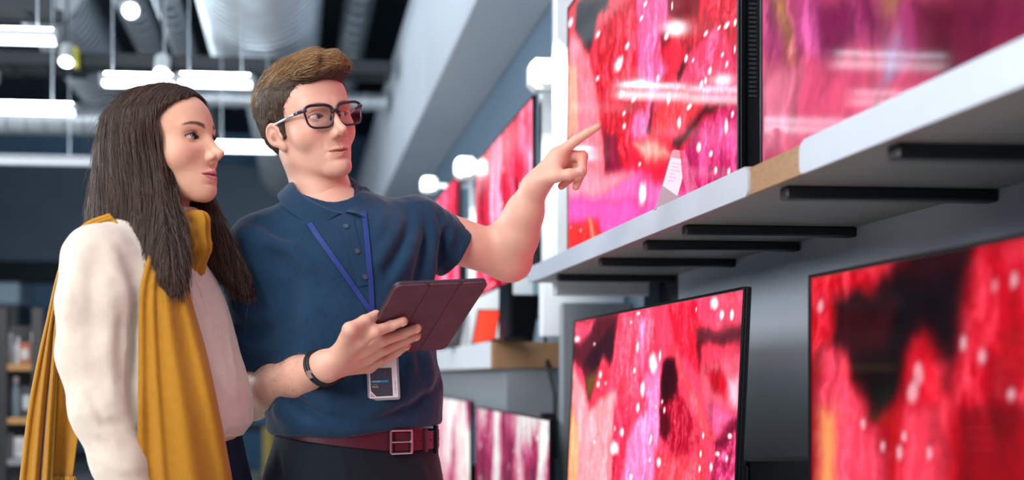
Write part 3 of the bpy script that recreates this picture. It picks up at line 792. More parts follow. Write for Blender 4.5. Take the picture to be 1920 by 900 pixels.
# ---------------------------------------------------------------- lower stand the near screens rest on
low = empty('screen_plinth', (0, 0, 0))
zl = z2 - .71 - .004
MB().box(.70, WX - .003, -1, 3.30, zl - .05, zl, .004).build('plinth_top', M_white, low)
MB().box(.74, WX - .003, -1, 3.30, 0, zl - .05).build('plinth_front', M_grey, low)
tag(low, 'long low plinth under the lower row of screens', 'plinth')
for (y, zc) in ((y2n + .16, z2 - .42),):
    b = empty('screen_mount', (.84, y, zc))
    MB().box(0, .26, -.05, .05, -.10, .10, .006).build('mount_arm', M_tvback, b)
    tag(b, 'dark bracket behind the right edge of the middle lower screen', 'mount')

# ---------------------------------------------------------------- upper shelf
ys0, ys1 = -0.6, at_x(992, 505, .73)[1]
sh = empty('wall_shelf', (.73, 2.0, ZS_TOP))
def shp(mb, name, m):
    o = mb.build(name, m); o.parent = sh; o.matrix_parent_inverse = sh.matrix_world.inverted(); o.location = (-.73, -2.0, -ZS_TOP); return o
SB = CAM_Z + .293
shp(MB().box(.735, WX, ys0, ys1, SB + .001, ZS_TOP), 'board', M_shelfunder)
shp(MB().box(.729, .7352, ys0, ys1, SB, ZS_TOP + .001), 'front_edge', M_wood)
for y in (1.322, 1.636, 2.075, 2.32, 2.675, 3.12, .9, .5):
    shp(MB().box(.752, WX, y - .014, y + .014, SB - .019, SB + .001, .003), 'bracket', M_black)
tag(sh, 'long grey wall shelf with an oak front edge under the upper screens', 'shelf')
M_rail = mat('rail_white', hx('bcc2cd'), .35, noise=.02)
def rail(y0, y1, label):
    r = empty('price_rail', (.73, y0, SB))
    L = y1 - y0
    # rounded far/near corners
    poly = [(0, 0)]; R = .012; H = ZS_TOP - SB + .004
    poly = []
    for (cx, cz, a0) in ((R, R, 180), (L - R, R, 270), (L - R, H - R, 0), (R, H - R, 90)):
        for k in range(5):
            a = math.radians(a0 + k * 22.5); poly.append((cx + R * math.cos(a), cz + R * math.sin(a)))
    MB().prism(poly, (-.0055, 0, -.002), (0, 1, 0), (0, 0, 1), (.0045, 0, 0)).build('rail_face', M_rail, r)
    MB().box(-.005, .02, R, L - R, H - .002, H + .001).build('rail_lip', M_rail, r)
    return tag(r, label, 'price rail', 'white price rails on the upper shelf')
rail(at_x(1408, 350, .73)[1], ys1 - .002, 'white price rail on the shelf edge below the large upper screen')
rail(-.55, at_x(1505, 300, .73)[1], 'nearest white price rail on the shelf edge at right')
# price holder standing on the shelf
ph = at_x(1246, 405, .744)
h = empty('price_holder', (ph[0], ph[1], ZS_TOP + .001), -YAW)
th_ = math.radians(17)
ax_, ay_ = (math.cos(th_) * .9, -.43 * .9, -math.sin(th_) * .9), (math.sin(th_), .10, math.cos(th_))
M_fro = mat('frosted_acrylic', hx('e8c4d0'), .15, trans=.55, spec=.5)
MB().prism([(-.019, .004), (.019, .004), (.019, .126), (.016, .130), (-.016, .130), (-.019, .126)], (0, 0, 0), ax_, ay_, (0, .002, 0)).build('acrylic_front', M_fro, h)
MB().prism([(-.018, .030), (.017, .030), (.017, .112), (-.018, .112)], (0, -.0012, 0), ax_, ay_, (0, .0008, 0)).build('price_card', mat('price_card', hx('ecd0da'), .5), h)
pr = MB()
for k in range(6):
    wln = (.020, .016, .022, .012, .018, .015)[k]
    pr.prism([(-.013, .100 - k * .0075), (-.013 + wln, .100 - k * .0075), (-.013 + wln, .1022 - k * .0075), (-.013, .1022 - k * .0075)], (0, -.0018, 0), ax_, ay_, (0, .0004, 0))
pr.build('printed_lines', mat('print_grey', hx('d0b2be'), .6), h)['kind'] = 'stuff'
MB().prism([(-.019, .004), (.019, .004), (.019, .034), (-.019, .050)], (0, -.0020, 0), ax_, ay_, (0, .0012, 0)).build('acrylic_fold', mat('grey_acrylic', hx('b8a4ac'), .2, trans=.3), h)
MB().box(-.020, .022, -.012, .016, 0, .006, .002).build('holder_base', M_fro, h)
tag(h, 'clear acrylic price holder standing on the shelf in front of the upper screen', 'price holder')

# ---------------------------------------------------------------- far bay shelf with tablets
FY = at_x(918, 660, .73)[1]
zt = at_x(918, 641, .73)[2]; zb = at_x(918, 690, .73)[2]
fsh = empty('wall_shelf', (.9, FY + 1.2, zt))
def fp(mb, name, m):
    o = mb.build(name, m); o.parent = fsh; o.location = (-.9, -FY - 1.2, -zt); return o
fp(MB().box(.735, WX, FY, FY + 3.2, zb, zt), 'board', M_wood)
fp(MB().box(.728, .735, FY, FY + 3.2, zb, zt + .002), 'price_rail', M_white)
fp(MB().box(.80, WX, FY + .02, FY + 3.1, zb - .2, zb), 'underside_panel', M_grey)
tag(fsh, 'far lower shelf with an oak end and white rail behind the tablet', 'shelf')
def tablet_stand(pxc, ytop, ybot, wpx, Y, color, label, lean=.25, emit=None):
    x, y, z = at_y(pxc, ybot, Y); s = Y / FPX
    o = empty('display_tablet', (x, y, zt + .001)); Hh = (ybot - ytop) * s; Ww = wpx * s
    MB().prism([(-Ww / 2, 0), (Ww / 2, 0), (Ww / 2, Hh), (-Ww / 2, Hh)], (0, 0, .004), (1, 0, 0), (.22, lean, 1), (0, .01, 0)).build('case', M_blackplastic, o)
    m = mat('tab_' + color, hx(color), .25, noise=.15, nscale=12) if emit is None else mat('tabl_' + color, hx(color), .3, emit=hx(color), estr=emit)
    MB().prism([(-Ww / 2 + .006, .006), (Ww / 2 - .006, .006), (Ww / 2 - .006, Hh - .006), (-Ww / 2 + .006, Hh - .006)], (0, -.002, .004), (1, 0, 0), (.22, lean, 1), (0, .002, 0)).build('screen', m, o)
    MB().box(-Ww * .35, Ww * .35, .0, .09, 0, .006).build('stand', M_blackplastic, o)
    return tag(o, label, 'tablet', 'tablets on the far shelf')
tablet_stand(968, 548, 640, 66, FY + .16, '14181c', 'black tablet leaning on the far shelf below the raised elbow')
tablet_stand(905, 562, 628, 44, FY + .45, 'e8402c', 'bright red screen on the far shelf right of the held tablet', .1, .9)
tablet_stand(838, 575, 640, 50, FY + .9, '1a1c20', 'dark tablet on the far shelf hidden behind the held tablet', .2)
cb = MB().tube([at_y(1010, 590, FY + .2), at_y(1022, 630, FY + .12), at_y(1028, 690, FY - .03), at_y(1040, 740, FY - .05), at_y(1042, 860, FY - .05)], .008, 8).build('power_cable', M_black)
tag(cb, 'dark power cable hanging from the far shelf beside the grey divider', 'cable')
dp = MB().box(*(at_y(1018, 800, 3.75)[0], at_y(1040, 800, 3.75)[0]), 3.74, 3.79, 0, at_y(1030, 775, 3.75)[2]).build('support_post', M_black)
tag(dp, 'black upright post below the far shelf end', 'post')
# ---------------------------------------------------------------- signed-distance modelling (organic shapes)
F32 = np.float32
def ell(P, c, r):
    q = (P - np.asarray(c, F32)) / np.asarray(r, F32)
    k0 = np.sqrt((q * q).sum(1)) + 1e-6
    q2 = q / np.asarray(r, F32)
    return k0 * (k0 - 1) / (np.sqrt((q2 * q2).sum(1)) + 1e-6)
def sph(P, c, r):
    q = P - np.asarray(c, F32)
    return np.sqrt((q * q).sum(1)) - r
def cap(P, a, b, ra, rb=None):
    rb = ra if rb is None else rb
    a = np.asarray(a, F32); b = np.asarray(b, F32); ab = b - a
    q = P - a
    t = np.clip((q @ ab) / (ab @ ab + 1e-12), 0, 1)
    q = q - t[:, None] * ab
    return np.sqrt((q * q).sum(1)) - (ra + (rb - ra) * t)
def smin(a, b, k):
    h = np.maximum(k - np.abs(a - b), 0) / k
    return np.minimum(a, b) - h * h * k * 0.25
def smax(a, b, k): return -smin(-a, -b, k)
def gs(P, c, s):
    q = (P - np.asarray(c, F32)) / np.asarray(s, F32)
    return np.exp(-np.minimum((q * q).sum(1), 30))
def chain(P, pts, rs, k=None):
    d = None
    for i in range(len(pts) - 1):
        e = cap(P, pts[i], pts[i + 1], rs[i], rs[i + 1])
        d = e if d is None else (np.minimum(d, e) if k is None else smin(d, e, k))
    return d
def rbox(P, c, h, r):
    q = np.abs(P - np.asarray(c, F32)) - (np.asarray(h, F32) - r)
    return np.sqrt((np.maximum(q, 0) ** 2).sum(1)) + np.minimum(q.max(1), 0) - r
def local(fn, P, d, c, rad):
    """evaluate fn(P, d) only near c, leave the rest of d"""
    q = P - np.asarray(c, F32)
    m = (q * q).sum(1) < rad * rad
    if m.any():
        d = d.copy(); d[m] = fn(P[m], d[m])
    return d
def vnoise3(P, s, seed=0):
    T = np.random.RandomState(seed).rand(32, 32, 32).astype(F32)
    q = P * s + 100.0; i = np.floor(q).astype(int); f = q - i; f = f * f * (3 - 2 * f)
    i &= 31; j = (i + 1) & 31
    r = 0
    for a in (0, 1):
        for b in (0, 1):
            for c in (0, 1):
                w = (f[:, 0] if a else 1 - f[:, 0]) * (f[:, 1] if b else 1 - f[:, 1]) * (f[:, 2] if c else 1 - f[:, 2])
                r = r + w * T[(j if a else i)[:, 0], (j if b else i)[:, 1], (j if c else i)[:, 2]]
    return r - 0.5

def surface(fn, lo, hi, h, B=8, slack=1.35):
    """surface nets of fn < 0 in the box lo..hi on a grid of spacing h; sparse in blocks of B cells"""
    lo = np.asarray(lo, np.float64); hi = np.asarray(hi, np.float64)
    nb = np.ceil((hi - lo) / (h * B)).astype(int)
    g = np.stack(np.meshgrid(*[np.arange(n) for n in nb], indexing='ij'), -1).reshape(-1, 3)
    cen = (lo + (g + 0.5) * B * h).astype(F32)
    d = np.concatenate([fn(c) for c in np.array_split(cen, max(1, len(cen) // 200000))])
    keep = np.abs(d) < B * h * 0.866 * slack + 2 * h
    g = g[keep]
    if len(g) == 0: raise ValueError('empty surface')
    N = nb * B + 2
    n1 = B + 1
    off = np.stack(np.meshgrid(*[np.arange(n1)] * 3, indexing='ij'), -1).reshape(-1, 3)
    V = []; CID = []; E = []
    vals = np.empty((len(g), n1, n1, n1), F32)
    st = max(1, 400000 // (n1 ** 3))
    for i in range(0, len(g), st):
        gg = g[i:i + st]
        ijk = (gg[:, None, :] * B + off[None]).reshape(-1, 3)
        vals[i:i + st] = fn((lo + ijk * h).astype(F32)).reshape(len(gg), n1, n1, n1)
    ins = vals < 0
    # cells
    cnt = np.zeros((len(g), B, B, B), np.int8)
    for a in (0, 1):
        for b in (0, 1):
            for c in (0, 1):
                cnt += ins[:, a:a + B, b:b + B, c:c + B]
    act = (cnt > 0) & (cnt < 8)
    bi, ci, cj, ck = np.nonzero(act)
    pos = np.zeros((len(bi), 3)); w = np.zeros(len(bi))
    corner = {(a, b, c): vals[bi, ci + a, cj + b, ck + c] for a in (0, 1) for b in (0, 1) for c in (0, 1)}
    for ax in range(3):
        for p in (0, 1):
            for q in (0, 1):
                k0 = [0, 0, 0]; o = [i for i in range(3) if i != ax]; k0[o[0]] = p; k0[o[1]] = q
                k1 = list(k0); k1[ax] = 1
                v0, v1 = corner[tuple(k0)], corner[tuple(k1)]
                m = (v0 < 0) != (v1 < 0)
                t = v0[m] / (v0[m] - v1[m])
                add = np.zeros((m.sum(), 3)); add[:] = k0; add[:, ax] = t
                pos[m] += add; w[m] += 1
    pos /= w[:, None]
    gi = g[bi] * B + np.stack([ci, cj, ck], 1)
    vert = lo + (gi + pos) * h
    cid = (gi[:, 0].astype(np.int64) * N[1] + gi[:, 1]) * N[2] + gi[:, 2]
    order = np.argsort(cid); scid = cid[order]
    quads = []
    strd = np.array([N[1] * N[2], N[2], 1], np.int64)
    for ax in range(3):
        sl0 = [slice(None), slice(0, B), slice(0, B), slice(0, B)]
        sl1 = list(sl0); sl1[ax + 1] = slice(1, B + 1)
        a, b = ins[tuple(sl0)], ins[tuple(sl1)]
        eb, e0, e1, e2 = np.nonzero(a != b)
        flip = a[eb, e0, e1, e2]
        p = g[eb] * B + np.stack([e0, e1, e2], 1)
        pid = p @ strd
        o = [(ax + 1) % 3, (ax + 2) % 3]
        s1, s2 = strd[o[0]], strd[o[1]]
        q = np.stack([pid - s1 - s2, pid - s2, pid, pid - s1], 1)
        ok = (p[:, o[0]] > 0) & (p[:, o[1]] > 0)
        q = q[ok]; flip = flip[ok]
        loc = np.searchsorted(scid, q.ravel()); loc = np.minimum(loc, len(scid) - 1)
        good = (scid[loc] == q.ravel()).reshape(-1, 4).all(1)
        q = order[loc].reshape(-1, 4)[good]; flip = flip[good]
        q[~flip] = q[~flip][:, ::-1]
        quads.append(q)
    return vert, np.concatenate(quads)

def grad(fn, P, e=0.001):
    P = P.astype(F32)
    G = np.stack([fn(P + np.eye(3, dtype=F32)[i] * e) - fn(P - np.eye(3, dtype=F32)[i] * e) for i in range(3)], 1)
    return G / (np.linalg.norm(G, axis=1, keepdims=True) + 1e-9)

def hairs(name, pts, rad, m, parent=None):
    """native hair curves; pts (n, k, 3), rad (k,) or (n, k)"""
    n, k = pts.shape[:2]
    hc = bpy.data.hair_curves.new(name)
    hc.add_curves([k] * n)
    hc.position_data.foreach_set('vector', pts.astype(F32).ravel())
    a = hc.attributes.get('radius') or hc.attributes.new('radius', 'FLOAT', 'POINT')
    r = np.broadcast_to(rad, (n, k)).astype(F32)
    a.data.foreach_set('value', np.ascontiguousarray(r).ravel())
    hc.materials.append(m)
    o = bpy.data.objects.new(name, hc); COL.objects.link(o)
    if parent is not None: o.parent = parent
    return o

def hair_mat(name, c1, c2, rough=.45):
    if name in MATS: return MATS[name]
    m = bpy.data.materials.new(name); m.use_nodes = True; nt = m.node_tree
    b = nt.nodes['Principled BSDF']
    b.inputs['Roughness'].default_value = rough
    b.inputs['Specular IOR Level'].default_value = .45
    info = nt.nodes.new('ShaderNodeHairInfo')
    mx = nt.nodes.new('ShaderNodeMix'); mx.data_type = 'RGBA'
    mx.inputs['A'].default_value = (*c1, 1); mx.inputs['B'].default_value = (*c2, 1)
    nt.links.new(info.outputs['Random'], mx.inputs['Factor'])
    nt.links.new(mx.outputs['Result'], b.inputs['Base Color'])
    MATS[name] = m
    return m

def frame(yaw, roll=0.0, pitch=0.0):
    """columns: the figure's right, forward, up in the camera-aligned frame; yaw turns it from facing the camera to its viewer's right"""
    a, r, p = (math.radians(t) for t in (yaw, roll, pitch))
    S = np.array([-math.cos(a), -math.sin(a), 0]); Fw = np.array([math.sin(a), -math.cos(a), 0]); U = np.array([0, 0, 1.0])
    S, U = math.cos(r) * S - math.sin(r) * U, math.cos(r) * U + math.sin(r) * S
    Fw, U = math.cos(p) * Fw + math.sin(p) * U, math.cos(p) * U - math.sin(p) * Fw
    return np.stack([S, Fw, U], 1)
# ---------------------------------------------------------------- heads (head frame: x the figure's right, y forward, z up, origin between the ears at eye level)
MALE = dict(jawx=.0475, jawz=-.064, jawr=.0135, chin=(.017, .0785, -.102), chinr=(.0195, .017, .017), brow=.0095, lip=.74, mouthw=.0215, nosew=.88, nosetip=(0, .1125, -.0355), tipr=(.0088, .0100, .0088), fold=1.0, bridge=.0868,
            neck=(.055, .060), neckb=(0, -.045, -.215), adam=1, eyez=0.0, lid=(.0053, .0047), cheek=1.0, facew=.0585, mz=-.0715, low=0, nz=0)
FEMALE = dict(jawx=.046, jawz=-.060, jawr=.012, chin=(.012, .074, -.096), chinr=(.017, .0165, .0155), brow=.0062, lip=1.0, mouthw=.0220, nosew=.80, nosetip=(0, .1110, -.0315), tipr=(.0072, .0092, .0074), fold=.3, bridge=.0835,
              neck=(.047, .050), neckb=(0, -.055, -.215), adam=0, eyez=0.0, lid=(.0052, .0044), cheek=1.15, facew=.057, mz=-.068, low=.011, nz=.0045)
EYE = (.0315, .0665, 0.0)
def eye_open(P, k):
    ex = P[:, 0] - EYE[0]; ez = P[:, 2] - EYE[2] - .04 * ex
    t = np.clip(1 - (ex / .0150) ** 2, -2, 1)
    up = k['lid'][0] * np.sign(t) * np.abs(t) ** .8; lo = -k['lid'][1] * np.sign(t) * np.abs(t) ** .9
    return ex, ez, up, lo

def head_sdf(P, k):
    P = P.astype(F32).copy(); P[:, 0] = np.abs(P[:, 0])
    d = ell(P, (0, -.014, .034 - k['low'] * .4), (.0755, .0965, .080 - k['low'] * .6))
    d = smin(d, ell(P, (0, .028, .036 - k['low'] * .5), (.0635, .060, .064 - k['low'] * .4)), .03)
    d = smin(d, ell(P, (0, .030, -.025), (k['facew'], .0605, .066)), .03)
    d = smin(d, ell(P, (.040, .0475, -.029), (.022 * k['cheek'], .027, .025)), .022)
    d = smin(d, cap(P, (k['jawx'], -.004, k['jawz']), (k['chin'][0], k['chin'][1] - .014, k['chin'][2]), k['jawr'], .013), .028)
    d = smin(d, cap(P, (k['jawx'] + .004, -.006, -.02), (k['jawx'], -.006, k['jawz']), .016, k['jawr']), .02)
    d = smin(d, ell(P, (0, k['chin'][1], k['chin'][2]), k['chinr']), .018)
    d = smin(d, ell(P, (0, .056, -.070), (.036, .034, .032)), .02)
    # neck
    d = smin(d, cap(P, (0, -.022, -.045), k['neckb'], *k['neck']), .022)
    d = smin(d, cap(P, (.052, -.03, -.05), (.016, .012, -.205), .010, .011), .025)
    if k['adam']:
        d = smin(d, ell(P, (0, .020, -.138), (.009, .009, .016)), .02)
    def face(P, d):
        d = smin(d, cap(P, (.008, .0815, .0165), (.042, .069, .021), k['brow'], k['brow'] * .8), .016)
        d = d + .0105 * gs(P, (.0325, .086, -.002), (.0165, .022, .0115))
        d = d + .0035 * gs(P, (.0155, .088, .001), (.0065, .016, .008))
        # nose
        w = k['nosew']
        n = cap(P, (0, k['bridge'] - .002, .010), (0, k['nosetip'][1] - .006, k['nosetip'][2] + .006), .0060 * w, .0088 * w)
        d = smin(d, n, .013)
        d = smin(d, cap(P, (0, .078, -.004), (.009 * w, .090, -.038 + k['nz']), .010 * w, .010 * w), .010)
        d = smin(d, ell(P, k['nosetip'], k['tipr']), .007)
        d = smin(d, ell(P, (.0118 * w, .0975, -.0405 + k['nz']), (.0072 * w, .0105 - k['nz'] * .3, .0078 - k['nz'] * .3)), .006)
        d = smin(d, cap(P, (0, .108, -.0425 + k['nz']), (0, .094, -.0485 + k['nz'] * .7), .0035), .006)
        d = smax(d, -ell(P, (.0066 * w, .1035, -.0490 + k['nz']), (.0036, .0058, .0042)), .0025)
        d = d + .0018 * gs(P, (.0195 * w, .093, -.037 + k['nz']), (.0026, .012, .0075))
        # mouth
        mz = k['mz']; L = k['lip']; mw = k['mouthw']
        d = smin(d, cap(P, (.003, .0925, mz + .0048), (mw, .0800, mz + .0005), .0046 * L, .0016), .008)
        d = smin(d, cap(P, (0, .0915, mz - .0060), (mw * .85, .0800, mz - .0015), .0056 * L, .0018), .008)
        crease = mz + .0006 - .0016 * np.exp(-(P[:, 0] / .006) ** 2) + .0006 * (P[:, 0] / .02) ** 2
        win = 1 / (1 + np.exp((P[:, 0] - mw - .0005) / .0012)) * (P[:, 1] > .06)
        d = d + .0042 * np.exp(-((P[:, 2] - crease) / .0017) ** 2) * win
        d = d + .0020 * k['fold'] * gs(P, (mw + .0035, .080, mz), (.0035, .012, .005))
        d = d + .0013 * gs(P, (0, .096, mz + .0145), (.0030, .012, .006))
        d = d + .0032 * gs(P, (0, .090, mz - .0165), (.016, .018, .0042))
        d = d + .0010 * k['fold'] * gs(P, (.029, .08, mz + .012), (.004, .02, .014))
        return d
    d = local(face, P, d, (.012, .075, -.035), .095)
    def eye(P, d):
        q = P - np.asarray(EYE, F32); r = np.sqrt((q * q).sum(1))
        d = smin(d, r - .0140, .0055)
        ex, ez, up, lo = eye_open(P, k)
        win = np.exp(-(ex / .014) ** 4)
        d = d + .0016 * np.exp(-((ez - up - .0042) / .0013) ** 2) * win * (P[:, 1] > .066)
        d = d + .0008 * np.exp(-((ez - lo + .0055) / .0016) ** 2) * win * (P[:, 1] > .066)
        o = np.maximum(ez - up, lo - ez)
        cut = np.maximum(np.maximum(o, r - .022), np.maximum(.0119 - r, EYE[1] + .002 - P[:, 1]))
        return smax(d, -cut, .0012)
    d = local(eye, P, d, EYE, .032)
    def ear(P, d):
        # plate turned out a little from the skull
        c = np.array([.0765, -.010, -.016], F32)
        t = math.radians(27)
        q = P - c
        u = -math.sin(t) * q[:, 0] + math.cos(t) * q[:, 1]; n = math.cos(t) * q[:, 0] + math.sin(t) * q[:, 1]
        # lean back
        b = math.radians(12)
        u, z = math.cos(b) * u + math.sin(b) * q[:, 2], -math.sin(b) * u + math.cos(b) * q[:, 2]
        Q = np.stack([n, u, z], 1).astype(F32)
        e = ell(Q, (.004, -.002, .004), (.0075, .0185, .0250))
        e = smin(e, ell(Q, (.002, .006, -.024), (.0055, .0085, .0105)), .008)
        rim = np.sqrt(((Q[:, 1] + .003) / .0145) ** 2 + ((Q[:, 2] - .004) / .0205) ** 2)
        e = e + .0066 * np.exp(-((rim - .60) / .24) ** 2) * (Q[:, 0] > .001)
        e = e + .0075 * gs(Q, (.010, .004, -.004), (.006, .007, .010))
        e = smin(e, ell(Q, (.004, .014, -.006), (.005, .004, .0075)), .004)
        return smin(d, e, .007)
    d = local(ear, P, d, (.0765, -.012, -.014), .05)
    return d

def sstep(x, a, b):
    t = np.clip((x - a) / (b - a), 0, 1); return t * t * (3 - 2 * t)

def head_tint(P, k, skin, lips, blush, brow=None, browamt=1.0, lash=.5, stubble=0.0, stub_c=None):
    """colour of the head per vertex: lips, blush, brows, lash lines, painted shade in mouth line and nostrils"""
    A = P.copy(); A[:, 0] = np.abs(A[:, 0])
    c = np.tile(np.array(skin), (len(P), 1))
    def lay(w, col):
        nonlocal c
        w = np.clip(w, 0, 1)[:, None]; c = c * (1 - w) + w * np.array(col)
    front = A[:, 1] > .03
    lay(.38 * gs(A, (.044, .07, -.030), (.024, .04, .022)), blush)
    lay(.5 * gs(A, (0, .112, -.036), (.013, .014, .011)), blush)
    lay(.5 * gs(A, (.088, -.012, -.014), (.016, .022, .032)), blush)
    mz = k['mz']; mw = k['mouthw']; x = A[:, 0] / mw
    upz = mz + (.0088 * k['lip'] * np.clip(1 - x ** 1.6, 0, 1) ** .8 - .0014 * np.exp(-(x / .16) ** 2)); loz = mz - .0105 * k['lip'] * np.clip(1 - x ** 2, 0, 1) ** .7
    ins = np.minimum(upz - A[:, 2], A[:, 2] - loz)
    lay(sstep(ins, -.0008, .0012) * (x < 1.03) * (A[:, 1] > .07), lips)
    crease = mz + .0006 - .0016 * np.exp(-(A[:, 0] / .006) ** 2) + .0006 * (A[:, 0] / .02) ** 2
    lay(.75 * np.exp(-((A[:, 2] - crease) / .0011) ** 2) * (x < 1.02) * (A[:, 1] > .07), np.array(lips) * .25)  # shade between the lips put into the colour
    ex, ez, up, lo = eye_open(A, k)
    q = A - np.array(EYE); r = np.sqrt((q * q).sum(1))
    near = (r < .021) & (A[:, 1] > .062) & (np.abs(ex) < .0175)
    lay(lash * near * np.exp(-((ez - up) / .0011) ** 2) * (np.abs(ex) < .0155), (.02, .012, .01))
    lay(lash * .45 * near * np.exp(-((ez - lo) / .0009) ** 2) * (np.abs(ex) < .0145), (.06, .03, .025))
    lay(.35 * near * np.exp(-((ez - up - .004) / .003) ** 2), blush)
    lay(.6 * gs(A, (.0066 * k['nosew'], .1035, -.049 + k['nz']), (.0036, .006, .0036)), (.05, .015, .012))  # nostril shade put into the skin colour
    if brow is not None:
        t = (A[:, 0] - .012) / .040
        bz = .0168 + .0075 * np.sin(np.clip(t, 0, 1.1) * 2.3) * 1.0 - .003 * t + k.get('browz', 0)
        th = (.0040 - .0024 * np.clip(t, 0, 1)) * browamt
        n = vnoise3(P.astype(F32) * np.array([1, 1, .5], F32), 900, 3)
        w = sstep(th - np.abs(A[:, 2] - bz) + .002 * n, -.0012, .0014) * sstep(t, -.06, .12) * (1 - sstep(t, .95, 1.08)) * front * (A[:, 1] > .045)
        lay(.9 * w, brow)
    if stubble:
        w = gs(A, (0, .085, -.088), (.05, .05, .028)) + .8 * gs(A, (0, .1, -.058), (.022, .03, .006))
        n = vnoise3(P.astype(F32), 1500, 8)
        w = np.clip(w, 0, 1) * stubble * (.7 + 1.2 * n)
        lay(w, stub_c)
    return c

def eyeballs(parent, M, o, gaze, iris):
    """two eyes as parts; M head axes, o head origin, gaze in head frame"""
    out = []
    n, m = 40, 32
    g0 = np.array(gaze, float); g0 /= np.linalg.norm(g0)
    a = np.cross(g0, [0, 0, 1.0]); a /= np.linalg.norm(a); b = np.cross(a, g0)
    th = np.concatenate([np.linspace(0, .62, 20), np.linspace(.7, math.pi, 14)])
    ph = np.arange(n) / n * 2 * math.pi
    T, Ph = np.meshgrid(th, ph, indexing='ij')
    for s in (1, -1):
        c = np.array(EYE) * np.array([s, 1, 1])
        rr = .01235 + .0011 * np.exp(-(T / .38) ** 4)
        p = c + rr[..., None] * (np.cos(T)[..., None] * g0 + (np.sin(T) * np.cos(Ph))[..., None] * a + (np.sin(T) * np.sin(Ph))[..., None] * b)
        V = p.reshape(-1, 3) @ M.T + o
        ir = np.array(iris)
        t = T.ravel()[:, None]
        stria = (.75 + .5 * vnoise(Ph.ravel() * 9, T.ravel() * 12, 5))[:, None]
        col = np.where(t < .17, np.array([[.006, .006, .007]]), np.where(t < .40, ir * stria, np.where(t < .47, ir * .25, np.array([[.72, .66, .63]]))))
        idx = np.arange(len(th) * n).reshape(len(th), n)
        Fq = np.stack([idx[:-1], np.roll(idx, -1, 1)[:-1], np.roll(idx, -1, 1)[1:], idx[1:]], -1).reshape(-1, 4)
        e = rawmesh('eye', V, Fq, mat('eye_surface', (1, 1, 1), .08, spec=.6, attr='tint', coat=.5), parent, True, col)
        out.append(e)
    return out
# ---------------------------------------------------------------- shared body helpers
def root_at(name, x, y):
    """person root: an Empty on the floor, turned so that its axes are camera-aligned"""
    c, s = math.cos(-YAW), math.sin(-YAW)
    return empty(name, (c * x - s * y, s * x + c * y, 0), -YAW), np.array([x, y, 0.0])
def interp(z, zs, vals):
    return np.interp(z, zs, vals).astype(F32)
def smooth_interp(z, zs, vals):
    """Catmull-Rom like interpolation on a table"""
    zs = np.asarray(zs, float); vals = np.asarray(vals, float)
    m = np.gradient(vals, zs)
    i = np.clip(np.searchsorted(zs, z) - 1, 0, len(zs) - 2)
    h = zs[i + 1] - zs[i]; t = np.clip((z - zs[i]) / h, 0, 1)
    return ((2 * t ** 3 - 3 * t ** 2 + 1) * vals[i] + (t ** 3 - 2 * t ** 2 + t) * h * m[i] + (-2 * t ** 3 + 3 * t ** 2) * vals[i + 1] + (t ** 3 - t ** 2) * h * m[i + 1]).astype(F32)
def loft(P, T, p=2.4):
    """T rows: z, cx, cy, half width, half depth, yaw(deg); axis along z"""
    T = np.asarray(T, float); T = T[np.argsort(T[:, 0])]
    z = np.clip(P[:, 2], T[0, 0], T[-1, 0])
    cx, cy, a, b, yw = (smooth_interp(z, T[:, 0], T[:, i]) for i in range(1, 6))
    yw = np.radians(yw); c, s = np.cos(yw), np.sin(yw)
    dx, dy = P[:, 0] - cx, P[:, 1] - cy
    # lateral axis (-cos, -sin), forward axis (sin, -cos)
    u = -c * dx - s * dy; v = s * dx - c * dy
    k = (np.abs(u / a) ** p + np.abs(v / b) ** p + 1e-9) ** (1 / p)
    d = (k - 1) * np.minimum(a, b)
    e = np.maximum(T[0, 0] - P[:, 2], P[:, 2] - T[-1, 0])
    return np.maximum(d, e)
def trow(px, py, depth, a, b, yaw):
    p = pix(px, py, depth); return (p[2], p[0], p[1], a, b, yaw)
def hit(fn, px, py, d0, d1=None):
    """where the line of sight through a pixel first meets the surface fn = 0, from depth d0 on"""
    u = pix(px, py, 1.0) - np.array([0, 0, CAM_Z]); L = np.linalg.norm(u); t = d0
    for i in range(90):
        p = (np.array([0, 0, CAM_Z]) + u * t)[None].astype(F32)
        d = float(fn(p)[0]); t += .8 * d / L
        if t > 3.2: return np.full(3, np.nan)
        if abs(d) < 2e-4: break
    return np.array([0, 0, CAM_Z]) + u * t
def hits(fn, pts, d0, n=0):
    """pixel polyline (optionally resampled to n points) laid on a surface; returns points and normals"""
    pts = np.array(pts, float)
    if n:
        s = np.r_[0, np.cumsum(np.linalg.norm(np.diff(pts, axis=0), axis=1))]
        t = np.linspace(0, s[-1], n); pts = np.stack([np.interp(t, s, pts[:, 0]), np.interp(t, s, pts[:, 1])], 1)
    Q = np.array([hit(fn, a, b, d0) for a, b in pts])
    Q = Q[np.isfinite(Q).all(1)]
    return Q, grad(fn, Q, .002)
def ribbon(name, Q, N, w, m, parent, off, th=.0012, lift=.001):
    """flat strap of width w along points Q with surface normals N"""
    T = np.gradient(Q, axis=0); T /= np.linalg.norm(T, axis=1, keepdims=True)
    S = np.cross(T, N); S /= np.linalg.norm(S, axis=1, keepdims=True)
    k = len(Q); mb = MB(); v = []
    for i in range(k):
        for (a, b) in ((-1, 0), (1, 0), (1, 1), (-1, 1)):
            v.append(Q[i] + S[i] * a * w / 2 + N[i] * (lift + b * th) - off)
    f = []
    for i in range(k - 1):
        for j in range(4):
            j2 = (j + 1) % 4; f.append((i * 4 + j, i * 4 + j2, i * 4 + 4 + j2, i * 4 + 4 + j))
    f += [(0, 1, 2, 3), tuple((k - 1) * 4 + j for j in (3, 2, 1, 0))]
    return mb.add(v, f).build(name, m, parent, 40)
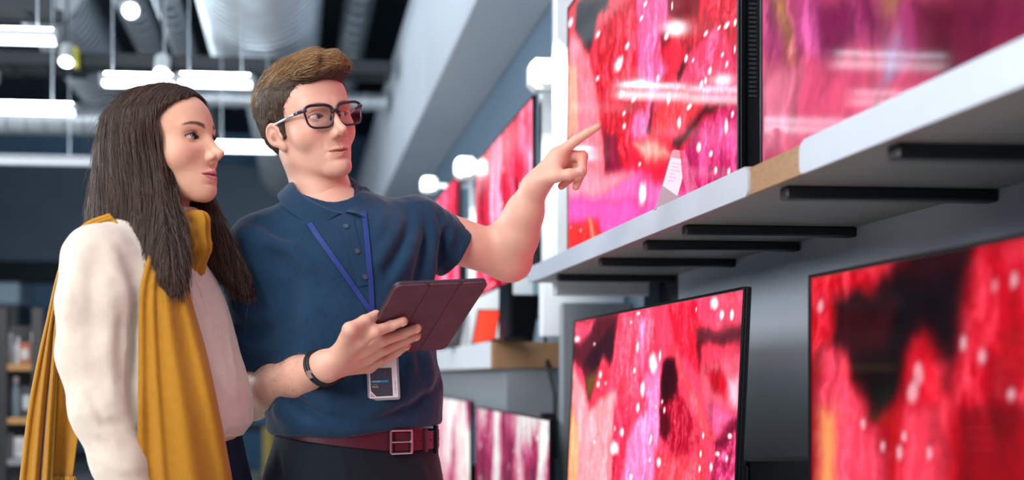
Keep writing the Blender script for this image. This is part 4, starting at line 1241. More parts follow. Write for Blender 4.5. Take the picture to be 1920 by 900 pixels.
def folds(P, d, lines):
    """raise (amp > 0) or sink the surface along 3-D polylines; rows: points, amp, width"""
    for pts, amp, w in lines:
        if len(pts) < 2: continue
        lo = pts.min(0) - 3 * w; hi = pts.max(0) + 3 * w
        m = ((P > lo) & (P < hi)).all(1)
        if not m.any(): continue
        q = P[m]; e = None; n = len(pts)
        for i in range(n - 1):
            a, b = pts[i].astype(F32), pts[i + 1].astype(F32); ab = b - a; r = q - a
            t = np.clip((r @ ab) / (ab @ ab + 1e-12), 0, 1)
            s = (i + t) / (n - 1)
            dist = ((r - t[:, None] * ab) ** 2).sum(1)
            val = np.exp(-np.minimum(dist / (w * w), 30)) * np.sin(np.pi * np.clip(s * .92 + .06, 0, 1)) ** .6
            e = val if e is None else np.maximum(e, val)
        d = d.copy() if d.base is None else d.copy(); d[m] -= amp * e
    return d
def merge(parts):
    V = []; Q = []; o = 0
    for v, f in parts:
        V.append(v); Q.append(f + o); o += len(v)
    return np.concatenate(V), np.concatenate(Q)
def nail(name, p, n, t, w, l, m, parent, off):
    """small curved finger nail at p, outward normal n, finger direction t"""
    n = n / np.linalg.norm(n); t = t - n * (t @ n); t /= np.linalg.norm(t); s = np.cross(t, n)
    v = []; f = []
    R = 5
    for i in range(R):
        for j in range(R):
            a = (i / (R - 1) - .5) * 2; b = (j / (R - 1) - .5) * 2
            sx = a * math.sqrt(1 - .45 * b * b); sy = b * math.sqrt(1 - .45 * a * a)
            v.append(p + s * sx * w / 2 + t * sy * l / 2 - n * (.0016 * sx * sx + .0006 * sy * sy - .0003) - off)
    for i in range(R - 1):
        for j in range(R - 1):
            f.append((i * R + j, (i + 1) * R + j, (i + 1) * R + j + 1, i * R + j + 1))
    return MB().add(v, f).build(name, m, parent, True)

# ---------------------------------------------------------------- the man
MAN, MO = root_at('person', pix(650, 704, 2.2)[0], 2.2)
tag(MAN, 'man in navy polo shirt and glasses pointing at the upper screen', 'person')
M_skin = mat('skin', (1, 1, 1), .48, spec=.4, sss=.12, attr='tint', bump=.12, bscale=900)
MSKIN = np.array(hx('e0ac97'))
HM = frame(34, 12.5, 1.5)
HO = np.array([-.1904, 2.2, 1.7060])
mk = dict(MALE)
nb = HM.T @ (pix(612, 425, 2.215) - HO)
mk['neckb'] = tuple(nb); mk['neck'] = (.054, .0575)
def man_head(P):
    return head_sdf(((P - HO.astype(F32)) @ HM.astype(F32)), mk)

# joints: right arm (viewer's left) holds the tablet, left arm points
R_SH = pix(487, 470, 2.16); R_EL = pix(473, 742, 2.215); R_WR = pix(606, 688, 2.0)
L_SH = pix(783, 428, 2.27); L_EL = pix(950, 482, 2.34); L_WR = pix(1002, 352, 2.25)

# tablet: corner points in space -> orthonormal frame
tTL, tTR, tBL = pix(742, 533, 1.88), pix(916, 526, 1.957), pix(661, 664, 2.05)
TE1 = tTR - tTL; TW = np.linalg.norm(TE1); TE1 /= TW
TE2 = tBL - tTL; TE2 -= TE1 * (TE2 @ TE1); TH = np.linalg.norm(TE2); TE2 /= TH
TN = np.cross(TE1, TE2)
if TN[1] > 0: TN = -TN                       # towards the camera: the back cover
TC = tTL + TE1 * TW / 2 + TE2 * TH / 2
def on_tablet(px, py, off):
    u = pix(px, py, 1.0) - np.array([0, 0, CAM_Z]); o = np.array([0, 0, CAM_Z])
    t = ((TC + TN * off - o) @ TN) / (u @ TN)
    return o + u * t

def pointing_hand(P):
    p = lambda x, y, z: pix(x, y, z)
    d = cap(P, L_WR, p(1046, 298, 2.238), .0225, .019)
    d = smin(d, cap(P, L_WR, p(1040, 305, 2.262), .0225, .019), .02)
    d = smin(d, cap(P, p(1010, 340, 2.24), p(1042, 322, 2.222), .019, .0145), .018)
    d = smin(d, cap(P, p(1045, 298, 2.24), p(1050, 300, 2.285), .017, .014), .015)
    idx = chain(P, [p(1046, 290, 2.236), p(1080, 263, 2.225), p(1102, 249, 2.218), p(1121, 238, 2.212)], [.0135, .0100, .0087, .0070], .004)
    d = smin(d, idx, .010)
    mid = chain(P, [p(1052, 290, 2.252), p(1092, 293, 2.243), p(1091, 322, 2.233), p(1080, 350, 2.229)], [.0125, .0108, .0096, .0078], .005)
    d = smin(d, mid, .007)
    ring = chain(P, [p(1050, 300, 2.270), p(1082, 311, 2.262), p(1070, 334, 2.250), p(1053, 349, 2.243)], [.0120, .0100, .0090, .0075], .005)
    d = smin(d, ring, .006)
    pin = chain(P, [p(1044, 308, 2.287), p(1068, 322, 2.282), p(1052, 333, 2.272), p(1042, 334, 2.264)], [.0105, .0088, .0080, .0068], .005)
    d = smin(d, pin, .006)
    th = chain(P, [p(1008, 338, 2.236), p(1042, 330, 2.214), p(1068, 327, 2.204), p(1089, 322, 2.202)], [.0165, .0125, .0108, .0086], .006)
    d = smin(d, th, .0075)
    return d
TBF = [  # knuckle and joints of each finger lying on the back cover, in pixels
    [(676, 637), (704, 622), (733, 611), (757, 602)],
    [(684, 655), (716, 639), (755, 626), (783, 615)],
    [(688, 672), (720, 656), (757, 640), (782, 630)],
    [(692, 689), (716, 676), (744, 661), (764, 648)]]
def holding_hand(P):
    kn = [on_tablet(*TBF[i][0], .026 - .0015 * i) for i in range(4)]
    d = None
    for i in range(4):
        e = cap(P, R_WR + (kn[i] - R_WR) * .08, kn[i], .021 if i in (1, 2) else .0195, .0138 - .0008 * i)
        d = e if d is None else smin(d, e, .020)
    for i, r in enumerate(((.0128, .0104, .0094, .0078), (.0128, .0106, .0095, .0078), (.0122, .0100, .0090, .0074), (.0108, .0088, .0080, .0066))):
        pts = [kn[i]] + [on_tablet(*TBF[i][j], (.024, .0145, r[3] + .0095)[j - 1]) for j in (1, 2, 3)]
        d = smin(d, chain(P, pts, r, .004), .007)
    tb = R_WR + (kn[0] - R_WR) * .45
    th = chain(P, [tb, on_tablet(656, 618, .022), on_tablet(684, 603, .006), on_tablet(705, 590, -.010)], [.0165, .0128, .0112, .0088], .006)
    d = smin(d, th, .014)
    return d
def right_arm(P):
    d = cap(P, R_SH, R_EL, .052, .043)
    d = smin(d, chain(P, [R_EL, R_EL + (R_WR - R_EL) * .35 + np.array([0, -.0, .0]), R_EL + (R_WR - R_EL) * .7, R_WR], [.0445, .0455, .0360, .0265], .02), .02)
    d = smin(d, sph(P, R_EL + np.array([-.004, .012, -.012]), .034), .02)
    return smin(d, holding_hand(P), .014)
def left_arm(P):
    d = cap(P, L_SH, L_EL, .052, .046)
    f = chain(P, [L_EL, L_EL + (L_WR - L_EL) * .30, L_EL + (L_WR - L_EL) * .65, L_WR], [.046, .0475, .0375, .0250], .02)
    d = smin(d, f, .022)
    d = smin(d, sph(P, L_EL + np.array([.016, .004, -.014]), .034), .022)
    return smin(d, pointing_hand(P), .014)
# torso of the body under the clothes and torso tables for the shirt
TORSO = [trow(667, 905, 2.20, .178, .126, 36), trow(667, 830, 2.20, .181, .129, 36), trow(667, 770, 2.20, .186, .131, 34), trow(660, 660, 2.20, .176, .124, 28),
         trow(650, 560, 2.20, .172, .122, 22), trow(643, 480, 2.205, .178, .116, 18), trow(635, 420, 2.21, .150, .090, 16), trow(625, 385, 2.215, .095, .065, 16), trow(618, 360, 2.215, .060, .055, 16)]
def man_torso(P):
    d = loft(P, [(r[0], r[1], r[2], r[3] - (.035 if i < 3 else .014), r[4] - (.035 if i < 3 else .014), r[5]) for i, r in enumerate(TORSO)])
    d = smin(d, cap(P, R_SH, pix(600, 400, 2.215), .05, .05), .03)
    return smin(d, cap(P, L_SH, pix(630, 400, 2.215), .05, .05), .03)

def man_body():
    hb = lambda c, lo, hi: (c + np.array(lo), c + np.array(hi))
    lo, hi = HO + np.array([-.14, -.16, -.36]), HO + np.array([.18, .16, .17])
    v0, f0 = surface(man_head, lo, hi, .0015)
    ct0 = head_tint((v0 - HO) @ HM, mk, MSKIN, hx('cc857a'), hx('dc927c'), hx('7a5236'), .85, .5, .30, hx('a07050'))
    pts = np.array([R_SH, R_EL, R_WR, TC]); v1, f1 = surface(right_arm, pts.min(0) - np.array([.09, .19, .09]), pts.max(0) + np.array([.08, .08, .08]), .0019)
    pts = np.array([L_SH, L_EL, L_WR, pix(1125, 235, 2.22)]); v2, f2 = surface(left_arm, pts.min(0) - .07, pts.max(0) + .07, .0019)
    T = np.array(TORSO); v3, f3 = surface(man_torso, (-.42, 1.98, T[:, 0].min() - .02), (.25, 2.45, T[:, 0].max() + .05), .008, B=6)
    def limb_tint(v, tips):
        c = np.tile(MSKIN, (len(v), 1)) * (1 + .10 * vnoise3(v.astype(F32), 60, 4))[:, None] * (1 + .06 * vnoise3(v.astype(F32), 300, 9))[:, None]
        for t, r in tips:
            w = (.5 * np.exp(-(((v - t) / r) ** 2).sum(1)))[:, None]
            c = c * (1 - w) + w * np.array(hx('d98673'))
        return c
    kn = [on_tablet(*TBF[i][j], .02) for i in range(4) for j in (1, 3)]
    c1 = limb_tint(v1, [(k, .016) for k in kn] + [(R_EL, .04)])
    c2 = limb_tint(v2, [(pix(1092, 293, 2.243), .014), (pix(1121, 238, 2.212), .013), (pix(1080, 354, 2.229), .013), (pix(1052, 350, 2.243), .013), (L_EL + np.array([.02, 0, -.03]), .035)])
    c3 = np.tile(MSKIN, (len(v3), 1))
    V, Q = merge([(v0, f0), (v1, f1), (v2, f2), (v3, f3)])
    return rawmesh('body', V - MO, Q, M_skin, MAN, True, np.concatenate([ct0, c1, c2, c3]))
man_body()
gz = HM.T @ (pix(1230, 150, 2.45) - (HO + HM @ np.array([0, .08, 0])))
eyeballs(MAN, HM, HO - MO, gz / np.linalg.norm(gz) * .5 + np.array([.14, .5, .02]), hx('4a3628'))
M_nail = mat('nail', hx('f0c0b0'), .3, spec=.5)
tn = pix(1084, 321, 2.202)
nail('thumb_nail', tn + np.array([0, -.0090, .0018]), np.array([.05, -1, .22]), pix(1089, 322, 2.202) - pix(1068, 327, 2.204), .0115, .0130, M_nail, MAN, MO)
for i in range(4):
    a, b = on_tablet(*TBF[i][2], .0145), on_tablet(*TBF[i][3], .0165)
    r = (.0078, .0078, .0074, .0066)[i]
    nail('finger_nail', b - (b - a) * .05 + TN * (r + .0012), TN + .15 * TE1, b - a, .0098 - .0008 * i, .0115 - .0008 * i, M_nail, MAN, MO)

# ---- shirt
SLV_R = pix(482, 690, 2.185); SLV_L = pix(853, 471, 2.305)
def shirt_base(P):
    d = loft(P, TORSO)
    d = smin(d, cap(P, pix(495, 475, 2.165), pix(598, 408, 2.215), .066, .050), .05)
    d = smin(d, cap(P, L_SH + np.array([-.015, 0, .0]), pix(640, 408, 2.215), .058, .050), .05)
    sr = cap(P, R_SH, SLV_R, .069, .064)
    sr = smax(sr, ((P - SLV_R.astype(F32)) @ ((SLV_R - R_SH) / np.linalg.norm(SLV_R - R_SH)).astype(F32)), .004)
    d = smin(d, sr, .028)
    sl = cap(P, L_SH, SLV_L, .064, .063)
    sl = smax(sl, ((P - SLV_L.astype(F32)) @ ((SLV_L - L_SH) / np.linalg.norm(SLV_L - L_SH)).astype(F32)), .004)
    d = smin(d, sl, .03)
    return d
_L = []
def fold(pxs, amp, w): _L.append((hits(shirt_base, pxs, 1.7)[0], amp * 1.8, w * 1.35))
# drapes from the raised shoulder, pulled across the chest and sagging at the waist
fold([(806, 385), (812, 440), (806, 500), (798, 560)], .011, .013)
fold([(782, 385), (778, 440), (758, 490), (738, 530)], .009, .012)
fold([(752, 385), (744, 430), (722, 470), (706, 505)], .006, .011)
fold([(720, 380), (716, 420), (706, 450)], .004, .009)
fold([(796, 450), (786, 510), (776, 570)], -.007, .010)
fold([(766, 430), (745, 480), (722, 520)], -.006, .010)
fold([(826, 395), (832, 420), (822, 440)], .006, .007); fold([(842, 402), (848, 425), (832, 455)], .005, .007); fold([(816, 405), (828, 450), (822, 500)], -.006, .009)
fold([(855, 415), (846, 450), (826, 480)], .004, .006)
fold([(520, 470), (548, 520), (538, 600), (540, 690)], -.010, .014)
fold([(505, 440), (545, 470), (575, 520)], .004, .014)
fold([(470, 410), (520, 440), (560, 452)], -.004, .012); fold([(455, 430), (505, 455), (560, 470)], .004, .012)
fold([(430, 560), (460, 590), (500, 600)], .004, .010); fold([(428, 640), (470, 655), (515, 650)], .004, .012); fold([(425, 600), (465, 622), (510, 622)], -.004, .010)
fold([(560, 720), (620, 765), (690, 775), (760, 745), (815, 690)], .010, .016)
fold([(520, 770), (590, 795), (670, 800), (750, 785)], .009, .014)
fold([(540, 745), (610, 782), (690, 790), (770, 762), (822, 720)], -.009, .011)
fold([(760, 640), (768, 690), (748, 740)], .007, .013); fold([(782, 610), (800, 680), (808, 740)], .006, .013); fold([(742, 610), (738, 680), (716, 735)], -.007, .012)
fold([(600, 560), (660, 600), (720, 590), (780, 540)], .004, .02)
fold([(570, 640), (620, 700), (690, 725)], -.005, .018)
BELTZ = pix(735, 822, 2.1)[2]
def shirt_sdf(P, open_=True):
    d = shirt_base(P)
    d = folds(P, d, _L)
    n = vnoise3(P, 22, 1) * .0045 + vnoise3(P * np.array([1, 1, .6], F32), 55, 2) * .0018
    d = d + n
    # seam of the sleeve hems, hem band
    for a, b, s in ((R_SH, SLV_R, .018), (L_SH, SLV_L, .018)):
        t = (P - b.astype(F32)) @ ((b - a) / np.linalg.norm(b - a)).astype(F32)
        d = d + .0012 * np.exp(-((t + s) / .0014) ** 2)
    # shirt tucked in above the belt
    hx0, hx1, hx2, hx3 = (pix(x, 704, 2.12)[0] for x in (505, 640, 735, 825))
    hemz = np.interp(P[:, 0], [hx0, hx1, hx2, hx3], [BELTZ + .004, BELTZ + .003, BELTZ + .015, BELTZ + .020]).astype(F32)
    d = smax(d, hemz - P[:, 2], .012)
    # openings: sleeves and neck
    for a, b, cr in ((R_SH, SLV_R, .0575), (L_SH, SLV_L, .0545)):
        ax = ((b - a) / np.linalg.norm(b - a)).astype(F32); q = P - b.astype(F32)
        t = q @ ax; rad = np.sqrt(np.maximum((q * q).sum(1) - t * t, 0))
        d = smax(d, -np.maximum(np.maximum(rad - cr, -.05 - t), t - .05), .002)
    nk = pix(618, 372, 2.205).astype(F32)
    q = P - nk; up = np.array([-.10, -.42, .90], F32); up /= np.linalg.norm(up)
    t = q @ up; rad = np.sqrt(np.maximum((q * q).sum(1) - t * t, 0))
    d = smax(d, -np.maximum(rad - .0640, -.055 - t), .006)
    # open placket
    return d
M_navy = mat('navy_pique', hx('1a3852'), .85, spec=.2, sheen=.25, noise=.12, nscale=160, bump=.25, bscale=1400)
vS, fS = surface(shirt_sdf, (-.46, 1.95, 1.03), (.22, 2.48, 1.60), .0028)
rawmesh('polo_shirt', vS - MO, fS, M_navy, MAN)

# collar: fold line against the neck and outer edge, both as pixel + depth stations going round from the right point to the left one
fl = [(645, 403, 2.128), (612, 393, 2.122), (575, 374, 2.132), (553, 352, 2.165), (556, 340, 2.215), (585, 336, 2.262), (625, 334, 2.272), (652, 336, 2.255), (662, 348, 2.215), (663, 372, 2.172), (655, 392, 2.145), (645, 405, 2.130)]
oe = [(593, 431, 2.098), (566, 414, 2.103), (540, 395, 2.118), (522, 374, 2.158), (524, 362, 2.222), (565, 352, 2.290), (630, 350, 2.302), (678, 352, 2.280), (690, 366, 2.222), (700, 392, 2.172), (702, 416, 2.140), (667, 398, 2.122)]
def spline(A, n):
    A = np.array(A, float); s = np.linspace(0, len(A) - 1, n)
    return np.stack([smooth_interp(s, np.arange(len(A)), A[:, i]) for i in range(A.shape[1])], 1)
n = 56
a0 = np.array([pix(*r) for r in spline(fl, n)]); a1 = np.array([pix(*r) for r in spline(oe, n)])
ctr = np.array([pix(612, 380, 2.2)]); inn = a0 + (ctr - a0) * .06 - np.array([0, 0, .028])
rows = [inn, inn * .45 + a0 * .55 + np.array([0, 0, .004])]
for t, lift in ((0, .002), (.08, .0065), (.3, .006), (.6, .003), (.85, .001), (1, 0)):
    rows.append(a0 * (1 - t) + a1 * t + np.array([0, 0, lift]))
R = np.stack(rows) - MO
idx = np.arange(R.shape[0] * n).reshape(R.shape[0], n)
Fq = np.stack([idx[:-1, :-1], idx[:-1, 1:], idx[1:, 1:], idx[1:, :-1]], -1).reshape(-1, 4)
co = rawmesh('shirt_collar', R.reshape(-1, 3), Fq, M_navy, MAN)
sm = co.modifiers.new('thick', 'SOLIDIFY'); sm.thickness = .003; sm.offset = 0
sb = co.modifiers.new('sub', 'SUBSURF'); sb.levels = 1; sb.render_levels = 1

shirt_only = lambda P: shirt_sdf(P)
# placket and buttons
Q, N = hits(shirt_only, [(650, 408), (657, 440), (668, 475), (680, 512), (686, 535)], 1.8, 14)
ribbon('placket', Q, N, .026, M_navy, MAN, MO, .0014, .0004)
M_btn = mat('button', hx('3b4656'), .3, spec=.5)
for (bx, by) in ((648, 426), (669, 472), (684, 520)):
    q = hit(shirt_only, bx, by, 1.8); nn = grad(shirt_only, q[None], .003)[0]
    mb = MB().tube([q + nn * .0005 - MO, q + nn * .0040 - MO], [.0056, .0053], 18)
    mb.tube([q + nn * .0038 - MO, q + nn * .0044 - MO], [.0040, .0036], 14)
    mb.build('button', M_btn, MAN, 30)

# lanyard with the badge
ly = empty('lanyard', (0, 0, 0)); ly.parent = MAN
M_blue = mat('lanyard_blue', hx('17327a'), .6, noise=.1, nscale=300)
for pl in ([(580, 420), (590, 436), (620, 478), (655, 528), (694, 585)], [(681, 398), (685, 430), (690, 480), (695, 540), (697, 586)]):
    Q, N = hits(shirt_only, pl, 1.8, 30)
    ribbon('strap', Q, N, .0105, M_blue, ly, MO, .0012, .002)
bq = hit(shirt_only, 716, 712, 1.8)
Q, N = hits(shirt_only, [(696, 582), (701, 620), (705, 662)], 1.8, 10)
ribbon('strap', Q, N, .010, M_blue, ly, MO, .0016, .004)

# badge: holder, card, dark panel, bands, lettering
dB = bq[1] - .026
bc = [pix(x, y, dB + dd) for x, y, dd in ((686, 672, -.004), (736, 664, .0), (747, 750, 0), (690, 752, -.004))]
bU = bc[0] - bc[3]; BH = np.linalg.norm(bU); bU /= BH
bS = bc[1] - bc[0]; bS -= bU * (bS @ bU); bS /= np.linalg.norm(bS); BW = .0615
bN = np.cross(bS, bU); bN = bN if bN[1] < 0 else -bN
bo = bc[3]
bt = BH
BH = .100
badge = empty('badge', (0, 0, 0)); badge.parent = ly
def bpoly(name, poly, m, z0, z1):
    return MB().prism(poly, bo - MO + bN * z0, bS, bU, bN * (z1 - z0)).build(name, m, badge)
rr = lambda x0, x1, y0, y1, r=.003: [(x0 + r, y0), (x1 - r, y0), (x1, y0 + r), (x1, y1 - r), (x1 - r, y1), (x0 + r, y1), (x0, y1 - r), (x0, y0 + r)]
bpoly('holder', rr(0, BW, 0, BH), mat('clear_holder', hx('8f8a92'), .15, spec=.6), -.002, .0)
bpoly('card', rr(.0035, BW - .004, .0045, BH - .004, .001), mat('white_card', hx('dcd4d6'), .45), .0, .0006)
bpoly('panel', [(.0165, .0075), (.0475, .0075), (.0475, .0610), (.0065, .0610), (.0065, .0185)], mat('dark_print', hx('3a3444'), .4), .0006, .0009)
bpoly('title_band', [(.0085, .0340), (.0400, .0340), (.0400, .0378), (.0085, .0378)], mat('blue_print', hx('2288b8'), .4), .0009, .0011)
bpoly('corner_print', [(.0055, .0068), (.0145, .0068), (.0055, .0145)], mat('pink_print', hx('b98f9c'), .5), .0006, .0009)
def lettering(name, txt, u, v, size, m, rot=0.0, z=.0012, width=None):
    cu = bpy.data.curves.new(name, 'FONT'); cu.body = txt; cu.size = size; cu.extrude = .00005
    cu.materials.append(m)
    tmp = bpy.data.objects.new(name, cu); me = bpy.data.meshes.new_from_object(tmp); bpy.data.objects.remove(tmp)
    if not me.materials: me.materials.append(m)
    t = bpy.data.objects.new(name, me); COL.objects.link(t); t.parent = badge
    from mathutils import Matrix
    c, s = math.cos(rot), math.sin(rot)
    X = bS * c + bU * s; Y = -bS * s + bU * c
    p = bo - MO + bS * u + bU * v + bN * z
    t.matrix_local = Matrix([[X[0], Y[0], bN[0], p[0]], [X[1], Y[1], bN[1], p[1]], [X[2], Y[2], bN[2], p[2]], [0, 0, 0, 1]])
    return t
M_wp = mat('white_print', hx('d8d0d4'), .5)
lettering('lettering', 'MANAGER', .0092, .0349, .0032, M_wp)
lettering('lettering', 'CHRIS', .0092, .0290, .0036, mat('grey_print', hx('9a8f98'), .5))
lettering('lettering', 'MILES', .0092, .0243, .0048, M_wp)
lettering('lettering', 'STORE STAFF', .0545, .012, .0040, mat('mauve_print', hx('8d7480'), .5), math.pi / 2, .0008)
for k in range(5):
    for j in range(3):
        bpoly('emblem_mark', [(.010 + .0052 * k + .001 * (j % 2), .0425 + .0052 * j), (.0138 + .0052 * k + .001 * (j % 2), .0435 + .0052 * j), (.0125 + .0052 * k, .0463 + .0052 * j)], mat('teal_print', hx('2f5468'), .5), .0009, .001)

# bracelet round the right wrist
br = empty('bracelet', (0, 0, 0)); br.parent = MAN
bp = R_EL + (R_WR - R_EL) * .955; ax = (R_WR - R_EL) / np.linalg.norm(R_WR - R_EL)
b1 = np.cross(ax, [0, 0, 1.0]); b1 /= np.linalg.norm(b1); b2 = np.cross(ax, b1)
M_leather = mat('black_leather', hx('14151a'), .45, noise=.15, nscale=200)
armf = right_arm
def ring_pts(c0, tilt, lift):
    out = []
    for k in range(40):
        t = 2 * math.pi * k / 40; dr = math.cos(t) * b1 + math.sin(t) * b2
        lo_, hi_ = .005, .06
        for _ in range(18):
            m_ = (lo_ + hi_) / 2
            q = c0 + dr * m_ + ax * tilt * math.sin(t + .6) * .010
            if armf(q[None].astype(F32))[0] < lift: lo_ = m_
            else: hi_ = m_
        out.append(q)
    return out
for j, s in enumerate((-.0042, .0042)):
    rp = ring_pts(bp + ax * s, 1.0, .0022)
    MB().tube([p - MO for p in rp] + [rp[0] - MO], .0036, 8, cap=False).build('leather_band', M_leather, br, True)
q = [p for p in rp if True]; fr = min(rp, key=lambda p: p[1] + .0 * p[2])
cl = fr - ax * .004
MB().tube([cl - MO + np.array([-.002, -.001, .008]), cl - MO + np.array([.003, -.001, -.006])], .0062, 8).build('metal_clasp', mat('clasp_metal', hx('c9b4b0'), .25, .9), br, 40)

# ---- trousers, belt, shoes
LEG = lambda s: [trow(668 + s * 0, 880, 2.2, .10, .12, 36)]
def trousers_sdf(P):
    T = [trow(664, 1010, 2.20, .196, .134, 36), trow(664, 930, 2.20, .196, .134, 36), trow(665, 870, 2.20, .184, .128, 36), trow(667, 812, 2.20, .165, .117, 36)]
    d = loft(P, T)
    S = frame(36)[:, 0]
    c = pix(667, 980, 2.2)
    for s in (1, -1):
        hip = c + S * s * .085; knee = np.array([hip[0] + S[0] * s * .015, hip[1] + S[1] * s * .015 - .02, .50]); ank = np.array([knee[0] + S[0] * s * .01, knee[1] + .03, .06])
        d = smin(d, chain(P, [hip, knee, ank], [.098, .070, .058], .03), .04)
    d = folds(P, d, TF)
    d = smax(d, .035 - P[:, 2], .004)
    return d + .002 * vnoise3(P, 18, 6)
TF = []
M_trs = mat('dark_trousers', hx('141c26'), .85, spec=.2, sheen=.2, noise=.15, nscale=120, bump=.2, bscale=900)
tb_ = lambda P: trousers_sdf(P)
_t = []
for pl, amp, w in (([(545, 860), (560, 900), (575, 960)], .004, .01), ([(640, 855), (650, 900), (655, 960)], .004, .008), ([(760, 850), (790, 880), (812, 930)], .004, .012), ([(520, 850), (530, 900)], -.004, .008)):
    _t.append((hits(tb_, pl, 1.8)[0], amp, w))
TF.extend(_t)
vT, fT = surface(trousers_sdf, (-.42, 1.95, .02), (.22, 2.48, BELTZ + .02), .0055, B=6)
rawmesh('trousers', vT - MO, fT, M_trs, MAN)
beltT = [(BELTZ - .045, *trow(667, 840, 2.2, .1655, .1185, 38)[1:]), (BELTZ + .01, *trow(667, 812, 2.2, .1625, .1165, 38)[1:])]
def belt_ring(w, th, name, m, z_of, a0=0, a1=2 * math.pi, n=90, grow=0.0, parent=None):
    c = pix(667, 830, 2.2); a, b = .170 + grow, .121 + grow; y = math.radians(36); v = []
    for k in range(n + 1):
        t = a0 + (a1 - a0) * k / n
        p_ = 2.4
        k_ = (abs(math.cos(t)) ** p_ + abs(math.sin(t)) ** p_) ** (-1 / p_)
        u, f_ = a * k_ * math.cos(t), b * k_ * math.sin(t)
        x = c[0] - math.cos(y) * u + math.sin(y) * f_; yy = c[1] - math.sin(y) * u - math.cos(y) * f_
        nx, ny = x - c[0], yy - c[1]; l = math.hypot(nx, ny); nx /= l; ny /= l
        z = z_of(x)
        for (dz, o) in ((-w / 2, 0), (w / 2, 0), (w / 2, th), (-w / 2, th)):
            v.append((x + nx * o - MO[0], yy + ny * o - MO[1], z + dz))
    f = []
    for k in range(n):
        for j in range(4):
            j2 = (j + 1) % 4; f.append((k * 4 + j, k * 4 + j2, k * 4 + 4 + j2, k * 4 + 4 + j))
    f += [(0, 1, 2, 3), tuple(n * 4 + j for j in (3, 2, 1, 0))]
    return MB().add(v, f).build(name, m, parent, 40)
belt = empty('belt', (0, 0, 0)); belt.parent = MAN
M_belt = mat('belt_leather', hx('4c1a2a'), .4, spec=.5, noise=.1, nscale=60, bump=.1, bscale=500)
zb_ = lambda x: pix(735, 829, 2.1)[2] + .14 * max(0, pix(735, 829, 2.1)[0] - x)
belt_ring(.036, .0035, 'strap', M_belt, zb_, parent=belt)
belt_ring(.036, .0035, 'strap_end', M_belt, zb_, a0=math.radians(90 + 2), a1=math.radians(90 + 62), n=26, grow=.0036, parent=belt)
def bpt(deg, grow=0.0):
    c = pix(667, 830, 2.2); y = math.radians(36); t = math.radians(deg); p_ = 2.4
    k_ = (abs(math.cos(t)) ** p_ + abs(math.sin(t)) ** p_) ** (-1 / p_)
    u, f_ = (.170 + grow) * k_ * math.cos(t), (.121 + grow) * k_ * math.sin(t)
    p = np.array([c[0] - math.cos(y) * u + math.sin(y) * f_, c[1] - math.sin(y) * u - math.cos(y) * f_, 0]); p[2] = zb_(p[0]); return p
for dg, w, h in ((118, .007, .046), (132, .010, .056)):
    p = bpt(dg, .0075); q = bpt(dg + 1, .0075); t = (q - p) / np.linalg.norm(q - p); nn = np.array([t[1], -t[0], 0]); nn = nn if nn[1] < 0 else -nn
    MB().prism([(-w / 2, -h / 2), (w / 2, -h / 2), (w / 2, h / 2), (-w / 2, h / 2)], p - MO - nn * .004, t, (0, 0, 1), nn * .0075).build('belt_loop', M_trs if dg > 125 else M_belt, belt)
# buckle frame
pL, pR = bpt(88, .008), bpt(104, .009)
t = (pR - pL) / np.linalg.norm(pR - pL); nn = np.array([t[1], -t[0], 0]); nn = nn if nn[1] < 0 else -nn
Bw = np.linalg.norm(pR - pL); Bh = .044
cc = (pL + pR) / 2 - MO + nn * .002
fr_ = [(-Bw / 2, -Bh / 2), (Bw / 2, -Bh / 2), (Bw / 2, Bh / 2), (-Bw / 2, Bh / 2)]
bk_ = MB()
for k in range(4):
    (u0, w0), (u1, w1) = fr_[k], fr_[(k + 1) % 4]
    bk_.tube([cc + t * u0 + np.array([0, 0, w0]), cc + t * u1 + np.array([0, 0, w1])], .0026, 8)
bk_.build('buckle', mat('buckle_metal', hx('c8c4c4'), .2, 1.0), belt, 40)
MB().tube([cc + t * (-Bw / 2) + nn * .002, cc + t * (Bw * .48) + nn * .003], .0017, 8).build('buckle_prong', mat('buckle_metal', hx('c8c4c4'), .2, 1.0), belt, 40)
for dg in (108, 113, 124, 140):
    p = bpt(dg, .0072) - MO; MB().tube([p - nn * .002, p + nn * .0006], .0016, 8).build('belt_hole', M_black, belt)
S36 = frame(36)
for s in (1, -1):
    c = pix(667, 980, 2.2); a = c + S36[:, 0] * s * .11; a[2] = 0; a[1] += .01
    fwd = S36[:, 1]
    def shoe(P, a=a, fwd=fwd):
        q = P - (a + fwd * .07 + np.array([0, 0, .035])).astype(F32)
        Q_ = np.stack([q @ S36[:, 0], q @ fwd, q[:, 2]], 1).astype(F32)
        d = ell(Q_, (0, 0, 0), (.046, .145, .045)); d = smin(d, ell(Q_, (0, -.07, .02), (.044, .07, .05)), .03)
        return smax(d, -.034 - Q_[:, 2], .004)
    v_, f_ = surface(shoe, a + np.array([-.25, -.25, -.02]), a + np.array([.25, .25, .14]), .008, B=6)
    rawmesh('shoe', v_ - MO, f_, M_leather, MAN)

